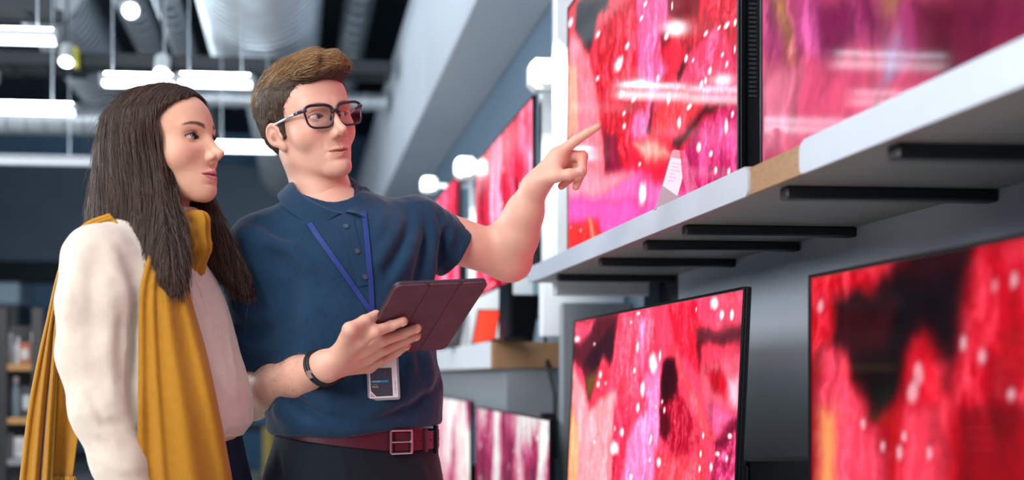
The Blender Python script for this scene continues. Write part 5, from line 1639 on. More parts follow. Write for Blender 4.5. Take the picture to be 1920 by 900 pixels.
# ---- glasses
gl_ = empty('glasses', (0, 0, 0)); gl_.parent = MAN
H2C = lambda p: HM @ np.asarray(p, float) + HO - MO
M_frame = mat('black_acetate', hx('12121a'), .25, spec=.6)
def lens_loop(s, n=44, k=1.0):
    out = []
    for i in range(n):
        t = 2 * math.pi * i / n
        e = 3.6
        r = (abs(math.cos(t)) ** e + abs(math.sin(t)) ** e) ** (-1 / e)
        u = .0288 * r * math.cos(t) * k; w = .0212 * r * math.sin(t) * k
        u *= 1 + .09 * (w / .0195)          # wider on top
        out.append((s * (.0345 + u), .0990 - .006 * ((.0345 + u) / .06) ** 2 + .10 * 0 - .09 * max(0, -w) * .6, -.0035 + w + .05 * u))
    return out
for s in (1, -1):
    lp = [H2C(p) for p in lens_loop(s)]
    MB().tube(lp + [lp[0]], .0022, 8, cap=False).build('lens_rim', M_frame, gl_, True)
    inner = [H2C(np.array(p) - np.array([0, .0004, 0])) for p in lens_loop(s, 44, .98)]
    back = [H2C(np.array(p) - np.array([0, .0014, 0])) for p in lens_loop(s, 44, .98)]
    n_ = 44
    gm = mat('lens_glass', (1, 1, 1), .0, spec=.5)
    if not gm.get('done'):
        gm['done'] = 1; nt = gm.node_tree; b = nt.nodes['Principled BSDF']
        tr = nt.nodes.new('ShaderNodeBsdfTransparent'); gl2 = nt.nodes.new('ShaderNodeBsdfGlossy'); gl2.inputs['Roughness'].default_value = .02
        fr2 = nt.nodes.new('ShaderNodeFresnel'); fr2.inputs['IOR'].default_value = 1.5; mx = nt.nodes.new('ShaderNodeMixShader')
        nt.links.new(fr2.outputs[0], mx.inputs[0]); nt.links.new(tr.outputs[0], mx.inputs[1]); nt.links.new(gl2.outputs[0], mx.inputs[2])
        nt.links.new(mx.outputs[0], nt.nodes['Material Output'].inputs[0])
    MB().add(inner, [tuple(range(n_))]).build('lens', gm, gl_)
    # upper rim thicker (brow line), hinge block and temple
    top = [lens_loop(s)[i] for i in range(3, 20)]
    MB().tube([H2C(np.array(p) + np.array([0, .0004, .0006])) for p in top], .0027, 8).build('brow_bar', M_frame, gl_, True)
    hx_ = H2C((s * .0635, .0925, .0105)); hy_ = H2C((s * .0705, .074, .0105))
    MB().tube([H2C((s * .060, .0955, .0105)), H2C((s * .0665, .0915, .0105)), H2C((s * .0695, .080, .0105)), H2C((s * .0712, .066, .0102))], [.0032, .0036, .0036, .0030], 8).build('hinge_arm', mat('dark_blue_acetate', hx('2c3648'), .25), gl_, True)
    MB().tube([H2C((s * .0712, .067, .0102)), H2C((s * .0745, .035, .0090)), H2C((s * .0790, .000, .0070)), H2C((s * .0800, -.012, .001)), H2C((s * .0790, -.024, -.014))], [.0028, .0030, .0028, .0026, .0024], 8).build('temple', mat('silver_temple', hx('c9ccd2'), .25, .6), gl_, True)
    MB().tube([H2C((s * .0110, .0985, -.003)), H2C((s * .0095, .093, -.012))], [.0012, .0026], 8).build('nose_pad', M_frame, gl_, True)
MB().tube([H2C((.0085, .0985, .002)), H2C((.004, .1012, .0045)), H2C((0, .1018, .005)), H2C((-.004, .1012, .0045)), H2C((-.0085, .0985, .002))], [.0032, .0030, .0029, .0030, .0032], 8).build('bridge', M_frame, gl_, True)

# ---- hair
def man_hair_vol(P):
    """P in head frame"""
    d = ell(P, (0, -.018, .044), (.086, .104, .085))
    d = smin(d, ell(P, (.0, -.066, .048), (.068, .070, .070)), .03)
    d = smin(d, ell(P, (-.006, .026, .096), (.068, .082, .034)), .022)
    d = smin(d, ell(P, (-.002, .076, .088), (.058, .034, .023)), .016)
    d = smin(d, ell(P, (.0, -.03, .104), (.055, .06, .022)), .02)
    d = smin(d, ell(P, (0, -.048, .004), (.0765, .066, .062)), .02)
    A_ = P.copy(); A_[:, 0] = np.abs(A_[:, 0])
    d = smin(d, cap(A_, (.067, .001, .034), (.0705, .0085, -.020), .015, .0045), .014)
    # swept locks
    A = P[:, 0] * .55 + P[:, 1] * .25
    t = (P[:, 0] * np.cos(.5) + P[:, 1] * np.sin(.5))
    w = sstep(P[:, 2], .05, .10)
    lk = vnoise3(np.stack([P[:, 0] * 70 + P[:, 2] * 30, P[:, 1] * 16, P[:, 2] * 50], 1).astype(F32) * .02 * 50 / 1.0, 1.0, 12)
    d = d - .010 * w * lk - .0030 * vnoise3((P * np.array([260, 60, 120], F32)).astype(F32), 1.0, 13)
    ax_ = np.abs(P[:, 0])
    lim = np.interp(P[:, 2], [-.03, .032, .060, .075, .12], [.018, .046, .072, .100, .15]).astype(F32) - .30 * np.maximum(ax_ - .035, 0) * (P[:, 2] > .03)
    d = smax(d, (P[:, 1] - lim) * .75, .005)
    burn = np.maximum(P[:, 1] - .022, -.026 - P[:, 2])
    low = -(P[:, 2] + .018 + .62 * np.maximum(-P[:, 1] - .012, 0)) * .85
    low = np.where(P[:, 1] > .004, np.maximum(-.030 - P[:, 2], .004 - P[:, 1]) , low)
    d = smax(d, low, .005)
    E = P.copy(); E[:, 0] = ax_
    d = smax(d, -ell(E, (.082, -.014, -.014), (.022, .020, .031)), .004)
    return d
def hair_world(P):
    return man_hair_vol(((P - HO.astype(F32)) @ HM.astype(F32)).astype(F32))
M_hairbase = mat('brown_hair_base', hx('3a2a1e'), .6, noise=.35, nscale=60, stretch=(6, 1, 2), bump=.4, bscale=120)
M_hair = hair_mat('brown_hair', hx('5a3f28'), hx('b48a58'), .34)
vh, fh = surface(lambda P: man_hair_vol(P), (-.11, -.14, -.11), (.11, .14, .16), .0022)
hb_ = rawmesh('hair', vh @ HM.T + HO - MO, fh, M_hairbase, MAN)
def comb_man(P, rs):
    """combing direction in the head frame"""
    top = sstep(P[:, 2], .040, .085)[:, None]
    wv = .5 * np.sin(P[:, 1] * 70 + P[:, 0] * 40)
    side = np.stack([np.zeros(len(P)), np.where(P[:, 1] > .02, -.25, -.35), np.full(len(P), -1.0)], 1)
    tp = np.stack([np.full(len(P), -.55) - .3 * (P[:, 1] > .05), np.full(len(P), .85) + .4 * wv, np.full(len(P), .12)], 1)
    back = sstep(-P[:, 1], .05, .085)[:, None]
    tp = tp * (1 - back) + back * np.stack([np.full(len(P), .25), np.full(len(P), -.4), np.full(len(P), -.8)], 1)
    return side * (1 - top) + tp * top
def grow(vol, roots, comb, steps, seg, lift0, lift1, rs, jitter=.15, curl=0.0):
    n = len(roots); p = roots.astype(F32).copy(); out = [p.copy()]
    j = rs.randn(n, 3) * jitter; lf = rs.rand(n) ** 1.5
    for i in range(steps):
        g = grad(vol, p, .0015); c = comb(p, rs) + j
        c = c - g * (c * g).sum(1, keepdims=True); c /= np.linalg.norm(c, axis=1, keepdims=True) + 1e-6
        p = p + c * seg[:, None]
        t = (i + 1) / steps
        tgt = lift0 + (lift1 - lift0) * t * lf
        p = p - grad(vol, p, .0015) * np.clip(vol(p.astype(F32)) - tgt, -.004, .004)[:, None] * .8
        p = p.astype(F32); out.append(p.copy())
    return np.stack(out, 1)
rs = np.random.RandomState(3)
fc = vh[fh].mean(1)
ar = np.linalg.norm(np.cross(vh[fh[:, 1]] - vh[fh[:, 0]], vh[fh[:, 2]] - vh[fh[:, 0]]), axis=1)
hd = head_sdf(fc.astype(F32), mk)
ok = (hd > -.001); ar = ar * ok
sel = rs.choice(len(fc), 9000, p=ar / ar.sum())
roots = fc[sel] + rs.randn(9000, 3) * .0008
ztop = sstep(roots[:, 2], .05, .1)
seg = (.0020 + .0034 * ztop) * (.6 + .8 * rs.rand(9000))
st = grow(man_hair_vol, roots, comb_man, 9, seg, -.0005, .0035 + .0060 * ztop, rs, .17)
k_ = st.shape[1]
rad = np.linspace(1, .3, k_) * .00048
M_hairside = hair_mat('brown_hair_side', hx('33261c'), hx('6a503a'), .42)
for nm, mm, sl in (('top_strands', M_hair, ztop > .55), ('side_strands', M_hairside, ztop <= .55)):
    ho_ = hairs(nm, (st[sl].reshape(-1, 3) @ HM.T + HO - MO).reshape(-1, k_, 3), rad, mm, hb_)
    ho_['kind'] = 'stuff'
# arm hair on the right forearm
va = []
for _ in range(700):
    t = .12 + .72 * rs.rand(); th = rs.rand() * 6.283
    c0 = R_EL + (R_WR - R_EL) * t; dr = math.cos(th) * b1 + math.sin(th) * b2
    va.append((c0 + dr * .075, dr))
A0 = np.array([a for a, b in va]); D0 = np.array([b for a, b in va])
for _ in range(30): A0 = A0 - D0 * (.8 * right_arm(A0.astype(F32)))[:, None]
dirs = ax[None] * .8 + D0 * .35 + rs.randn(*A0.shape) * .25 + np.array([0, 0, -.3]); dirs /= np.linalg.norm(dirs, axis=1, keepdims=True)
L_ = (.006 + .007 * rs.rand(len(A0)))[:, None]
ah = np.stack([A0, A0 + dirs * L_ * .5, A0 + (dirs + ax[None] * .4) * L_], 1)
o_ = hairs('arm_hair', ah - MO, np.array([1, .8, .3]) * .00016, hair_mat('arm_hair', hx('7a5a3e'), hx('9a7450')), MAN); o_['kind'] = 'stuff'

# ---------------------------------------------------------------- the tablet he holds
from mathutils import Matrix
TB = empty('tablet', (0, 0, 0))
def c2w(p):
    c, s = math.cos(-YAW), math.sin(-YAW); return np.array([c * p[0] - s * p[1], s * p[0] + c * p[1], p[2]])
tx, ty, tz = c2w(TE1), c2w(-TE2), c2w(TN)
if np.dot(np.cross(tx, ty), tz) < 0: tz = -tz; flip_ = -1
else: flip_ = 1
p = c2w(TC)
TB.matrix_world = Matrix([[tx[0], ty[0], tz[0], p[0]], [tx[1], ty[1], tz[1], p[1]], [tx[2], ty[2], tz[2], p[2]], [0, 0, 0, 1]])
M_folio = mat('burgundy_folio', hx('5e3a46'), .6, spec=.3, noise=.22, nscale=28, bump=.12, bscale=300)
def rbx(x0, x1, y0, y1, r):
    out = []
    for (cx, cy, a0) in ((x1 - r, y1 - r, 0), (x0 + r, y1 - r, 90), (x0 + r, y0 + r, 180), (x1 - r, y0 + r, 270)):
        for k in range(6):
            a = math.radians(a0 + k * 18); out.append((cx + r * math.cos(a), cy + r * math.sin(a)))
    return out
w2, h2 = TW / 2, TH / 2; f_ = flip_
def slab(name, x0, x1, y0, y1, r, z0, z1, m):
    o = MB().prism(rbx(x0, x1, y0, y1, r), (0, 0, z0 * f_), (1, 0, 0), (0, 1, 0), (0, 0, (z1 - z0) * f_)).build(name, m, TB)
    bv = o.modifiers.new('bevel', 'BEVEL'); bv.width = .0012; bv.segments = 2; bv.limit_method = 'ANGLE'; bv.angle_limit = math.radians(50)
    return o
slab('tablet_body', -w2 + .003, w2 - .003, -h2 + .003, h2 - .003, .012, -.0085, .0, M_blackplastic)
slab('display', -w2 + .010, w2 - .010, -h2 + .010, h2 - .010, .004, -.0090, -.0084, mat('dark_display', hx('0a0c10'), .08))
g_ = .0007
xs_ = [-w2, -w2 + TW * .36, -w2 + TW * .68, w2]
for i in range(3):
    slab('cover_panel', xs_[i] + (g_ if i else 0), xs_[i + 1] - (g_ if i < 2 else 0), -h2, h2, .0115 if i != 1 else .0008, .0004, .0042, M_folio)
slab('cover_core', -w2 + .001, w2 - .001, -h2 + .001, h2 - .001, .011, .0, .0034, mat('folio_crease', hx('3c242c'), .7))
slab('case_rim', -w2, w2, -h2, h2, .012, -.0065, .0004, mat('folio_rim', hx('3a2a33'), .5))
tag(TB, 'burgundy tablet in a folding cover held in the mans right hand', 'tablet')
# ---------------------------------------------------------------- the woman
WOM, WO = root_at('person', pix(280, 704, 2.02)[0], 2.02)
tag(WOM, 'woman with long brown hair, mustard scarf and cream sweater looking up at the screen', 'person')
WM = frame(67.5, 4, 5)
WH = np.array([-.441, 2.02, 1.6235])
wk = dict(FEMALE)
wk['nosetip'] = (0, .1105, -.0315); wk['browz'] = .001
wk['neckb'] = tuple(WM.T @ (pix(305, 470, 2.03) - WH)); wk['neck'] = (.046, .049)
WSKIN = np.array(hx('e0ab90'))
def wom_head(P): return head_sdf(((P - WH.astype(F32)) @ WM.astype(F32)), wk)
def wrow(px, py, d, a, b, yaw=72): return trow(px, py, d, a, b, yaw)
W_TORSO = [wrow(330, 832, 2.01, .140, .118), wrow(330, 800, 2.01, .144, .130), wrow(326, 750, 2.01, .144, .135), wrow(302, 650, 2.015, .146, .134), wrow(284, 560, 2.02, .146, .124),
           wrow(270, 490, 2.025, .136, .100), wrow(264, 445, 2.03, .100, .068), wrow(266, 412, 2.03, .070, .056), wrow(280, 385, 2.03, .052, .050)]
NSH = pix(181, 488, 1.90)
N_ARM = [NSH, pix(179, 570, 1.885), pix(177, 660, 1.885), pix(196, 770, 1.875), pix(225, 865, 1.865), pix(250, 950, 1.855)]
F_ARM = [pix(318, 482, 2.13), pix(322, 700, 2.11), pix(352, 880, 2.06), pix(372, 950, 2.04)]
def wom_core(P):
    return loft(P, [(r[0], r[1], r[2], r[3] - .02, r[4] - .02, r[5]) for r in W_TORSO])
def wom_hand(P, wr, dirv, side):
    """relaxed hand hanging from a cuff: palm, four fingers, thumb"""
    d_ = dirv / np.linalg.norm(dirv); w_ = np.cross(d_, side); w_ /= np.linalg.norm(w_)
    k0 = wr + d_ * .075
    d = cap(P, wr - d_ * .06, wr, .027, .024)
    for i in range(4):
        b = k0 + w_ * (.026 - .0175 * i) - side * 0
        d = smin(d, cap(P, wr, b, .018, .0125), .02)
        L = (.072, .080, .075, .058)[i]
        f = chain(P, [b, b + d_ * L * .45 - side * .004, b + d_ * L * .75 - side * .014, b + d_ * L * .93 - side * .026], [.0105, .0092, .0082, .0065], .004)
        d = smin(d, f, .006)
    th = chain(P, [wr + w_ * .016 + d_ * .012, wr + w_ * .036 + d_ * .045 - side * .008, wr + w_ * .040 + d_ * .075 - side * .016], [.016, .012, .0085], .005)
    return smin(d, th, .012)
nd = np.array([.28, .02, -.95]); fd = np.array([.2, 0, -1.0]); Wside = WM[:, 0]
v0, f0 = surface(wom_head, WH + np.array([-.16, -.15, -.26]), WH + np.array([.17, .15, .16]), .0014)
c0 = head_tint((v0 - WH) @ WM, wk, WSKIN, hx('cb7078'), hx('dd9080'), hx('3a241a'), 1.15, .9)
T = np.array(W_TORSO); v1, f1 = surface(wom_core, (-.75, 1.75, T[:, 0].min() - .02), (-.2, 2.3, T[:, 0].max()), .008, B=6)
nh = lambda P: wom_hand(P, N_ARM[-1] + np.array([.004, 0, -.01]), nd, Wside)
fh_ = lambda P: wom_hand(P, F_ARM[-1] + np.array([.004, 0, -.01]), fd, -Wside)
v2, f2 = surface(nh, N_ARM[-1] + np.array([-.12, -.12, -.25]), N_ARM[-1] + np.array([.15, .12, .1]), .0024)
v3, f3 = surface(fh_, F_ARM[-1] + np.array([-.12, -.12, -.25]), F_ARM[-1] + np.array([.15, .12, .1]), .0024)
V, Q = merge([(v0, f0), (v1, f1), (v2, f2), (v3, f3)])
rawmesh('body', V - WO, Q, M_skin, WOM, True, np.concatenate([c0] + [np.tile(WSKIN, (len(v), 1)) for v in (v1, v2, v3)]))
gz = WM.T @ (pix(1200, 180, 2.6) - (WH + WM @ np.array([0, .08, 0])))
eyeballs(WOM, WM, WH - WO, gz / np.linalg.norm(gz) * .6 + np.array([.50, .34, .05]), hx('8296a8'))
# eyelashes
rs = np.random.RandomState(11)
ls = []
for s in (1, -1):
    for k in range(46):
        ex = -.0135 + .028 * (k + rs.rand() * .5) / 46
        t = max(0, 1 - (ex / .0150) ** 2); z = wk['lid'][0] * t ** .8 + .04 * ex
        y = EYE[1] + math.sqrt(max(1e-6, .0143 ** 2 - ex ** 2 - z ** 2))
        p = np.array([EYE[0] + ex, y, z]); L = .0075 * (.6 + .5 * rs.rand())
        dr = np.array([ex * 18, 1.0, .25]); dr /= np.linalg.norm(dr)
        pts = [p, p + dr * L * .5, p + dr * L + np.array([0, 0, L * .45])]
        ls.append([q * np.array([s, 1, 1]) for q in pts])
ls = np.array(ls)
o = hairs('eyelashes', (ls.reshape(-1, 3) @ WM.T + WH - WO).reshape(-1, 3, 3), np.array([1, .7, .2]) * .00028, hair_mat('lash', hx('1a100c'), hx('20140e')), WOM); o['kind'] = 'stuff'

# ---- sweater
def sweater_base(P):
    d = loft(P, W_TORSO)
    d = smin(d, cap(P, NSH + np.array([.01, .02, .0]), pix(262, 446, 2.02), .056, .045), .04)
    d = smin(d, cap(P, F_ARM[0], pix(285, 440, 2.05), .052, .048), .05)
    d = smin(d, chain(P, N_ARM, [.062, .064, .062, .056, .046, .040], .02), .022)
    d = smin(d, chain(P, F_ARM, [.056, .052, .044, .038], .02), .02)
    return d
_S = []
def sfold(pxs, amp, w): _S.append((hits(sweater_base, pxs, 1.5)[0], amp, w))
sfold([(205, 470), (232, 540), (238, 620), (236, 720)], .010, .014); sfold([(150, 470), (128, 560), (125, 640)], .006, .014)
sfold([(180, 480), (172, 580), (168, 680)], -.007, .016); sfold([(215, 560), (205, 660), (215, 760)], .006, .013)
sfold([(140, 720), (170, 770), (205, 790)], .006, .010); sfold([(150, 760), (185, 810), (225, 830)], .006, .010); sfold([(165, 745), (195, 790), (235, 800)], -.006, .010)
sfold([(195, 860), (225, 880), (262, 880)], .005, .009); sfold([(250, 560), (248, 650), (250, 780)], -.012, .010)
sfold([(415, 560), (432, 650), (445, 740)], .003, .012); sfold([(400, 700), (425, 760), (450, 780)], -.004, .012)
def sweater_sdf(P):
    d = folds(P, sweater_base(P), _S)
    d = d + vnoise3(P, 20, 21) * .0024 + vnoise3(P, 60, 22) * .0012
    zb = pix(330, 818, 2.02)[2].astype(F32)
    d = d + .010 * np.exp(-((P[:, 2] - zb - .004) / .014) ** 2) * (P[:, 1] > 1.93)
    d = smax(d, np.where(P[:, 1] > 1.955, zb - P[:, 2], -1).astype(F32), .006)
    for A in (N_ARM, F_ARM):
        b = A[-1]; ax_ = ((A[-1] - A[-2]) / np.linalg.norm(A[-1] - A[-2])).astype(F32); q = P - b.astype(F32); t = q @ ax_
        rad = np.sqrt(np.maximum((q * q).sum(1) - t * t, 0))
        d = np.where(rad < .09, smax(d, t, .004), d)
        d = smax(d, -np.maximum(rad - .032, -.03 - t), .002)
    # opening at the neck
    nk = pix(292, 400, 2.03).astype(F32); q = P - nk
    d = smax(d, -np.maximum(np.sqrt(q[:, 0] ** 2 + q[:, 1] ** 2) - .053, -.02 - q[:, 2]), .006)
    return d
M_knit = mat('cream_knit', hx('d8cabb'), .95, spec=.15, sheen=.5, noise=.05, nscale=60, bump=.5, bscale=700)
vS, fS = surface(sweater_sdf, (-.82, 1.74, .93), (-.18, 2.32, 1.56), .0032)
rawmesh('sweater', vS - WO, fS, M_knit, WOM)
# rolled collar of the sweater
ncx = pix(317, 400, 2.02); nup = WM[:, 2] * .9 + np.array([0, 0, .1])
def ring(c, r, rt, tilt, n=40, wob=0.0, seed=0, rx=1.0):
    pts = []
    e1 = WM[:, 0]; e2 = WM[:, 1]
    for k in range(n + 1):
        t = 2 * math.pi * k / n
        pts.append(c + (e1 * math.cos(t) * rx + e2 * math.sin(t)) * (r + wob * math.sin(3 * t + seed)) + np.array([0, 0, 1]) * (tilt * math.sin(t) + wob * 1.4 * math.sin(2 * t + seed * 2)) - WO)
    return pts
nc_ = (WH + WM @ np.array([0, -.022, -.118]))
MB().tube(ring(nc_, .056, .010, -.008), .0095, 10, cap=False).build('sweater_collar', M_knit, WOM, True)

# ---- jeans and shoes
def jeans_sdf(P):
    T = [wrow(325, 990, 2.02, .178, .128), wrow(326, 900, 2.02, .172, .120), wrow(328, 810, 2.02, .150, .105)]
    d = loft(P, T)
    c = pix(325, 960, 2.02)
    for s in (1, -1):
        hip = c + Wside * s * .085; kn = np.array([hip[0] + .02, hip[1], .47]); an = np.array([kn[0] - .03, kn[1], .08])
        d = smin(d, chain(P, [hip, kn, an], [.094, .062, .048], .03), .04)
    d = smax(d, .05 - P[:, 2], .004)
    return d + .002 * vnoise3(P, 20, 6)
M_jeans = mat('dark_denim', hx('17263a'), .85, spec=.2, noise=.2, nscale=200, bump=.2, bscale=900)
vJ, fJ = surface(jeans_sdf, (-.78, 1.75, .03), (-.2, 2.3, 1.12), .006, B=6)
rawmesh('jeans', vJ - WO, fJ, M_jeans, WOM)
for s in (1, -1):
    c = pix(325, 960, 2.02) + Wside * s * .085; a = np.array([c[0] - .01, c[1], .0]); fwd = np.array([WM[0, 1], WM[1, 1], 0]); fwd /= np.linalg.norm(fwd); sd = np.array([fwd[1], -fwd[0], 0])
    def shoe2(P, a=a):
        q = P - (a + fwd * .06 + np.array([0, 0, .034])).astype(F32)
        Q_ = np.stack([q @ sd, q @ fwd, q[:, 2]], 1).astype(F32)
        d = smin(ell(Q_, (0, 0, 0), (.040, .125, .042)), ell(Q_, (0, -.06, .025), (.042, .06, .05)), .03)
        return smax(d, -.033 - Q_[:, 2], .004)
    v_, f_ = surface(shoe2, a + np.array([-.22, -.22, -.02]), a + np.array([.22, .22, .14]), .008, B=6)
    rawmesh('shoe', v_ - WO, f_, M_leather, WOM)

# ---- scarf
SCF = empty('scarf', (0, 0, 0)); SCF.parent = WOM
M_scarf = mat('mustard_wool', hx('ad7824'), .9, spec=.15, sheen=.3, noise=.07, nscale=90, bump=.35, bscale=900)
def wrap(P):
    c = WH + WM @ np.array([0, -.020, -.158])
    q = (P - c.astype(F32)) @ WM.astype(F32)
    rr_ = np.sqrt(q[:, 0] ** 2 + q[:, 1] ** 2 + 1e-9); th = np.arctan2(q[:, 1], q[:, 0])
    zz = q[:, 2] + .012 * np.sin(th)
    d = np.sqrt(((rr_ - .062 - .006 * np.sin(2 * th)) / .62) ** 2 + (zz / 1.25) ** 2) - .034
    d = d * .7
    d = d + .006 * np.cos(zz * 190 + 2.2 * np.sin(th + .5) + 1.2 * np.sin(2 * th)) * .7 + .004 * vnoise3(P, 30, 31)
    kn = chain(P, [WH + WM @ np.array([.018, .062, -.150]), WH + WM @ np.array([.022, .058, -.195]), WH + WM @ np.array([.02, .045, -.235])], [.020, .021, .016], .01)
    kn = kn + .003 * np.cos((P @ WM[:, 0].astype(F32)) * 420 + P[:, 2] * 40)
    d = smin(d, kn, .012)
    r2 = np.sqrt(q[:, 0] ** 2 + q[:, 1] ** 2)
    return d
vW, fW = surface(wrap, nc_ + np.array([-.14, -.14, -.17]), nc_ + np.array([.14, .14, .06]), .0026)
rawmesh('neck_wrap', vW - WO, fW, M_scarf, SCF)
def cloth(name, left, right, depth_fn, nu, nv, ridge, m, parent, th=.003):
    """hanging cloth between two pixel edges; depth_fn(px, py, u, v) gives its depth, ridge(u, v) lifts folds towards the viewer"""
    L, R_ = spline(left, nv), spline(right, nv); G = []
    for j in range(nv):
        for i in range(nu):
            u = i / (nu - 1); px, py = L[j] * (1 - u) + R_[j] * u
            d = depth_fn(px, py, u, j / (nv - 1)) - ridge(u, j / (nv - 1))
            G.append(pix(px, py, d) - WO)
    a = np.arange(nu * nv).reshape(nv, nu)
    F = np.stack([a[:-1, :-1], a[:-1, 1:], a[1:, 1:], a[1:, :-1]], -1).reshape(-1, 4)
    o = rawmesh(name, np.array(G), F, m, parent)
    s = o.modifiers.new('thick', 'SOLIDIFY'); s.thickness = th; s.offset = 0
    return o, np.array(G).reshape(nv, nu, 3)
# front fall: laid on the sweater's near side
fxs = np.linspace(240, 450, 22); fys = np.linspace(420, 790, 16)
FD = np.nan_to_num(np.array([[hit(sweater_base, x, y, 1.5)[1] for x in fxs] for y in fys]), nan=9.0)
def fdepth(px, py, u, v):
    yy = min(py, 775); xx = np.clip(px, 240, 432 if yy > 600 else 400)
    j = np.clip(np.searchsorted(fys, yy) - 1, 0, len(fys) - 2); t = np.clip((yy - fys[j]) / (fys[j + 1] - fys[j]), 0, 1)
    r = FD[j] * (1 - t) + FD[j + 1] * t
    ok = r < 2.3
    return float(np.interp(xx, fxs[ok], r[ok])) - .010
def fridge(u, v):
    uu = u + .05 * math.sin(v * 3)
    k = 0
    for c, w, a in ((.10, .05, .006), (.30, .05, .007), (.58, .11, .011), (.93, .08, .010)):
        c2 = c + .06 * (v - .4) * (1 if c > .5 else -.3)
        k += a * math.exp(-((uu - c2) / w) ** 2)
    return k * min(1, .25 + v * 1.1)
front, _ = cloth('front_fall', [(292, 430), (272, 500), (262, 560), (260, 700), (258, 800), (256, 960)], [(352, 430), (350, 500), (358, 560), (386, 660), (412, 780), (446, 960)], fdepth, 70, 90, fridge, M_scarf, SCF)
# back fall: over the near shoulder and down behind the arm
def bdepth(px, py, u, v):
    return 1.93 + .05 * min(1, v * 3) - .01 * u
def bridge_(u, v):
    k = 0
    for c, w, a in ((.12, .08, .008), (.40, .07, .012), (.62, .05, -.012), (.85, .07, .012)):
        k += a * math.exp(-((u - c - .05 * math.sin(v * 4 + c * 9)) / w) ** 2)
    return k * min(1, v * 2 + .1)
b1_, _ = cloth('back_fall', [(205, 400), (160, 418), (128, 455), (106, 520), (88, 600), (70, 680), (52, 780), (32, 950)], [(222, 420), (180, 436), (150, 458), (124, 520), (110, 600), (108, 680), (104, 780), (96, 950)], bdepth, 40, 80, bridge_, M_scarf, SCF)
def b2depth(px, py, u, v): return 1.965 + .03 * v
b2_, G2 = cloth('back_fall', [(150, 470), (122, 540), (112, 610), (106, 700), (102, 780), (94, 893)], [(165, 480), (150, 540), (150, 610), (150, 700), (150, 780), (137, 893)], b2depth, 30, 60, lambda u, v: .010 * math.sin(u * 7 + v) * v, M_scarf, SCF)
fr = []
for i in range(0, 30):
    p = G2[-1, i]
    for k in range(3):
        q = p + np.array([rs.randn() * .0015, rs.randn() * .002, 0]); fr.append([q, q + np.array([rs.randn() * .001, 0, -.006]), q + np.array([rs.randn() * .003, rs.randn() * .002, -.013])])
o = hairs('fringe', np.array(fr), np.array([1, 1, .6]) * .0009, hair_mat('mustard_fringe', hx('b9842a'), hx('d8a03a'), .9), SCF); o['kind'] = 'stuff'

# ---- hair
def whair(P):
    d = ell(P, (0, -.020, .030), (.088, .101, .084))
    d = smin(d, ell(P, (0, .024, .036), (.072, .068, .070)), .02)
    d = smin(d, ell(P, (0, -.042, -.018), (.076, .086, .092)), .03)
    def lf(rows, p=2.2):
        R_ = np.array(rows, float); R_ = R_[np.argsort(R_[:, 0])]
        z = np.clip(P[:, 2], R_[0, 0], R_[-1, 0])
        cx, cy, a, b = (smooth_interp(z, R_[:, 0], R_[:, i]) for i in range(1, 5))
        k = np.sqrt(((P[:, 0] - cx) / a) ** 2 + ((P[:, 1] - cy) / b) ** 2 + 1e-9)
        e = np.maximum(R_[0, 0] - P[:, 2], P[:, 2] - R_[-1, 0])
        return smax((k - 1) * np.minimum(a, b) * .9, e, .01)
    near = lf([(.05, .045, -.012, .036, .062), (-.04, .052, -.034, .041, .078), (-.12, .062, -.038, .044, .092), (-.165, .080, -.006, .040, .082), (-.21, .104, .018, .034, .072), (-.255, .121, .030, .027, .060), (-.285, .128, .034, .016, .048)])
    far = lf([(.04, -.045, -.02, .040, .070), (-.04, -.050, -.02, .040, .060), (-.12, -.060, -.005, .034, .058), (-.19, -.070, .030, .028, .046), (-.25, -.078, .066, .022, .032), (-.295, -.084, .090, .012, .020)])
    back = lf([(.0, 0, -.042, .078, .080), (-.06, 0, -.060, .084, .082), (-.13, 0, -.080, .088, .070), (-.19, .01, -.085, .085, .045), (-.24, .02, -.09, .07, .025)])
    d = smin(d, near, .03); d = smin(d, far, .025); d = smin(d, back, .03)
    # locks
    ang = np.arctan2(P[:, 1] + .02, P[:, 0])
    lk = vnoise3(np.stack([ang * 7, P[:, 2] * 7, ang * 0], 1).astype(F32), 1.0, 41) + .6 * vnoise3(np.stack([ang * 21, P[:, 2] * 9, ang * 0 + 3], 1).astype(F32), 1.0, 42)
    d = d - .0055 * lk * sstep(.06 - P[:, 2], 0, .08) - .0015 * lk
    ze = [-.30, -.20, -.14, -.11, -.075, -.025, .033, .050, .063, .075, .090, .14]
    ye = [.22, .16, .095, .062, .046, .0380, .037, .047, .063, .080, .102, .13]
    e = np.interp(P[:, 2], ze, ye).astype(F32)
    ax_ = np.abs(P[:, 0])
    e = e - .012 * np.exp(-(ax_ / .020) ** 2) * sstep(P[:, 2], .05, .09)
    d = smax(d, (P[:, 1] - e) * .8, .007)
    # the parting
    d = d + .003 * np.exp(-(P[:, 0] / .003) ** 2) * sstep(P[:, 2], .07, .09)
    # hollow for neck, chin and shoulder line below the head
    d = smax(d, -np.maximum(np.sqrt((P[:, 0] / .048) ** 2 + ((P[:, 1] - .03) / .060) ** 2) * .05 - .05, P[:, 2] + .10), .01)
    return d
M_whb = mat('dark_brown_hair_base', hx('241812'), .7, spec=.2, noise=.3, nscale=40, stretch=(8, 8, .6), bump=.4, bscale=140)
M_whr = hair_mat('dark_brown_hair', hx('221812'), hx('64493a'), .34)
vh, fh = surface(whair, (-.14, -.19, -.31), (.14, .15, .15), .0024)
hb_ = rawmesh('hair', vh @ WM.T + WH - WO, fh, M_whb, WOM)
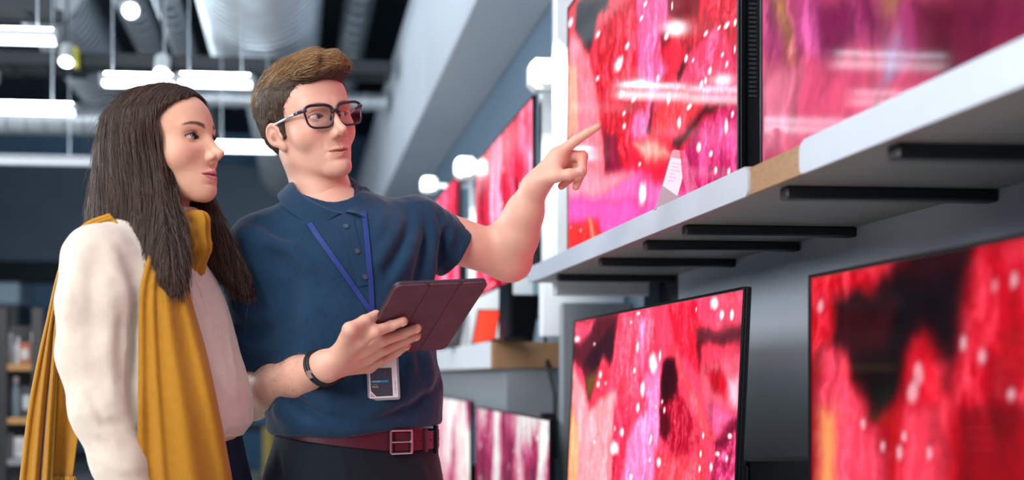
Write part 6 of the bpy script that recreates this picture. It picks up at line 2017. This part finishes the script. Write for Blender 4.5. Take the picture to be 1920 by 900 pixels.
def comb_w(P, rs):
    sx = np.where(P[:, 0] >= 0, 1.0, -1.0)
    top = sstep(P[:, 2], .06, .10)[:, None]
    tp = np.stack([sx * 1.0, np.where(P[:, 1] > .02, -.15, -.35), np.full(len(P), -.35)], 1)
    dn = np.stack([sx * .04, .10 * np.sin(P[:, 2] * 26 + 1.0 + P[:, 0] * 20) - .10 * sstep(P[:, 2], -.02, .08), np.full(len(P), -1.0)], 1)
    return tp * top + dn * (1 - top)
fc = vh[fh].mean(1); ar = np.linalg.norm(np.cross(vh[fh[:, 1]] - vh[fh[:, 0]], vh[fh[:, 2]] - vh[fh[:, 0]]), axis=1)
def growf(vol, roots, comb, steps, seg, lift1, rs, jitter, zfree):
    n = len(roots); p = roots.astype(F32).copy(); out = [p.copy()]
    j = rs.randn(n, 3) * jitter; lf = rs.rand(n) ** 2
    for i in range(steps):
        g = grad(vol, p, .002); c = comb(p, rs) + j
        fr_ = (p[:, 2] < zfree)[:, None]
        c2 = c - g * (c * g).sum(1, keepdims=True); c = np.where(fr_, c, c2); c /= np.linalg.norm(c, axis=1, keepdims=True) + 1e-6
        p = (p + c * seg[:, None]).astype(F32)
        tgt = -.0004 + lift1 * (i + 1) / steps * lf
        q = p - g * np.clip(vol(p) - tgt, -.005, .005)[:, None] * .8
        p = np.where(fr_, p, q).astype(F32); out.append(p.copy())
    return np.stack(out, 1)
NS = 11000
sel = rs.choice(len(fc), NS, p=ar / ar.sum()); roots = fc[sel] + rs.randn(NS, 3) * .0008
roots = roots[(head_sdf(roots.astype(F32), wk) > -.004)]
seg = .0085 * (.5 + .8 * rs.rand(len(roots))) * np.clip((roots[:, 2] + .31) / .20, .12, 1)
st = growf(whair, roots, comb_w, 12, seg, .0075, rs, .07, -.262)
k_ = st.shape[1]
o = hairs('hair_strands', (st.reshape(-1, 3) @ WM.T + WH - WO).reshape(-1, k_, 3), np.linspace(1, .3, k_) * .00040, M_whr, hb_); o['kind'] = 'stuff'
# loose fly-away hairs at the back and the ends
NF = 420
rt = roots[rs.choice(len(roots), NF)]
rt = rt[(rt[:, 1] < -.02) | (rt[:, 2] < -.15)]
fl_ = [rt]
dr = comb_w(rt, rs) + grad(whair, rt, .002) * .35 + rs.randn(len(rt), 3) * .12
for i in range(9):
    dr = dr / np.linalg.norm(dr, axis=1, keepdims=True); fl_.append(fl_[-1] + dr * .009); dr = dr + rs.randn(len(rt), 3) * .12 + np.array([0, -.02, -.12])
fl_ = np.stack(fl_, 1)
o = hairs('loose_hairs', (fl_.reshape(-1, 3) @ WM.T + WH - WO).reshape(-1, 10, 3), np.linspace(1, .3, 10) * .00026, M_whr, hb_); o['kind'] = 'stuff'
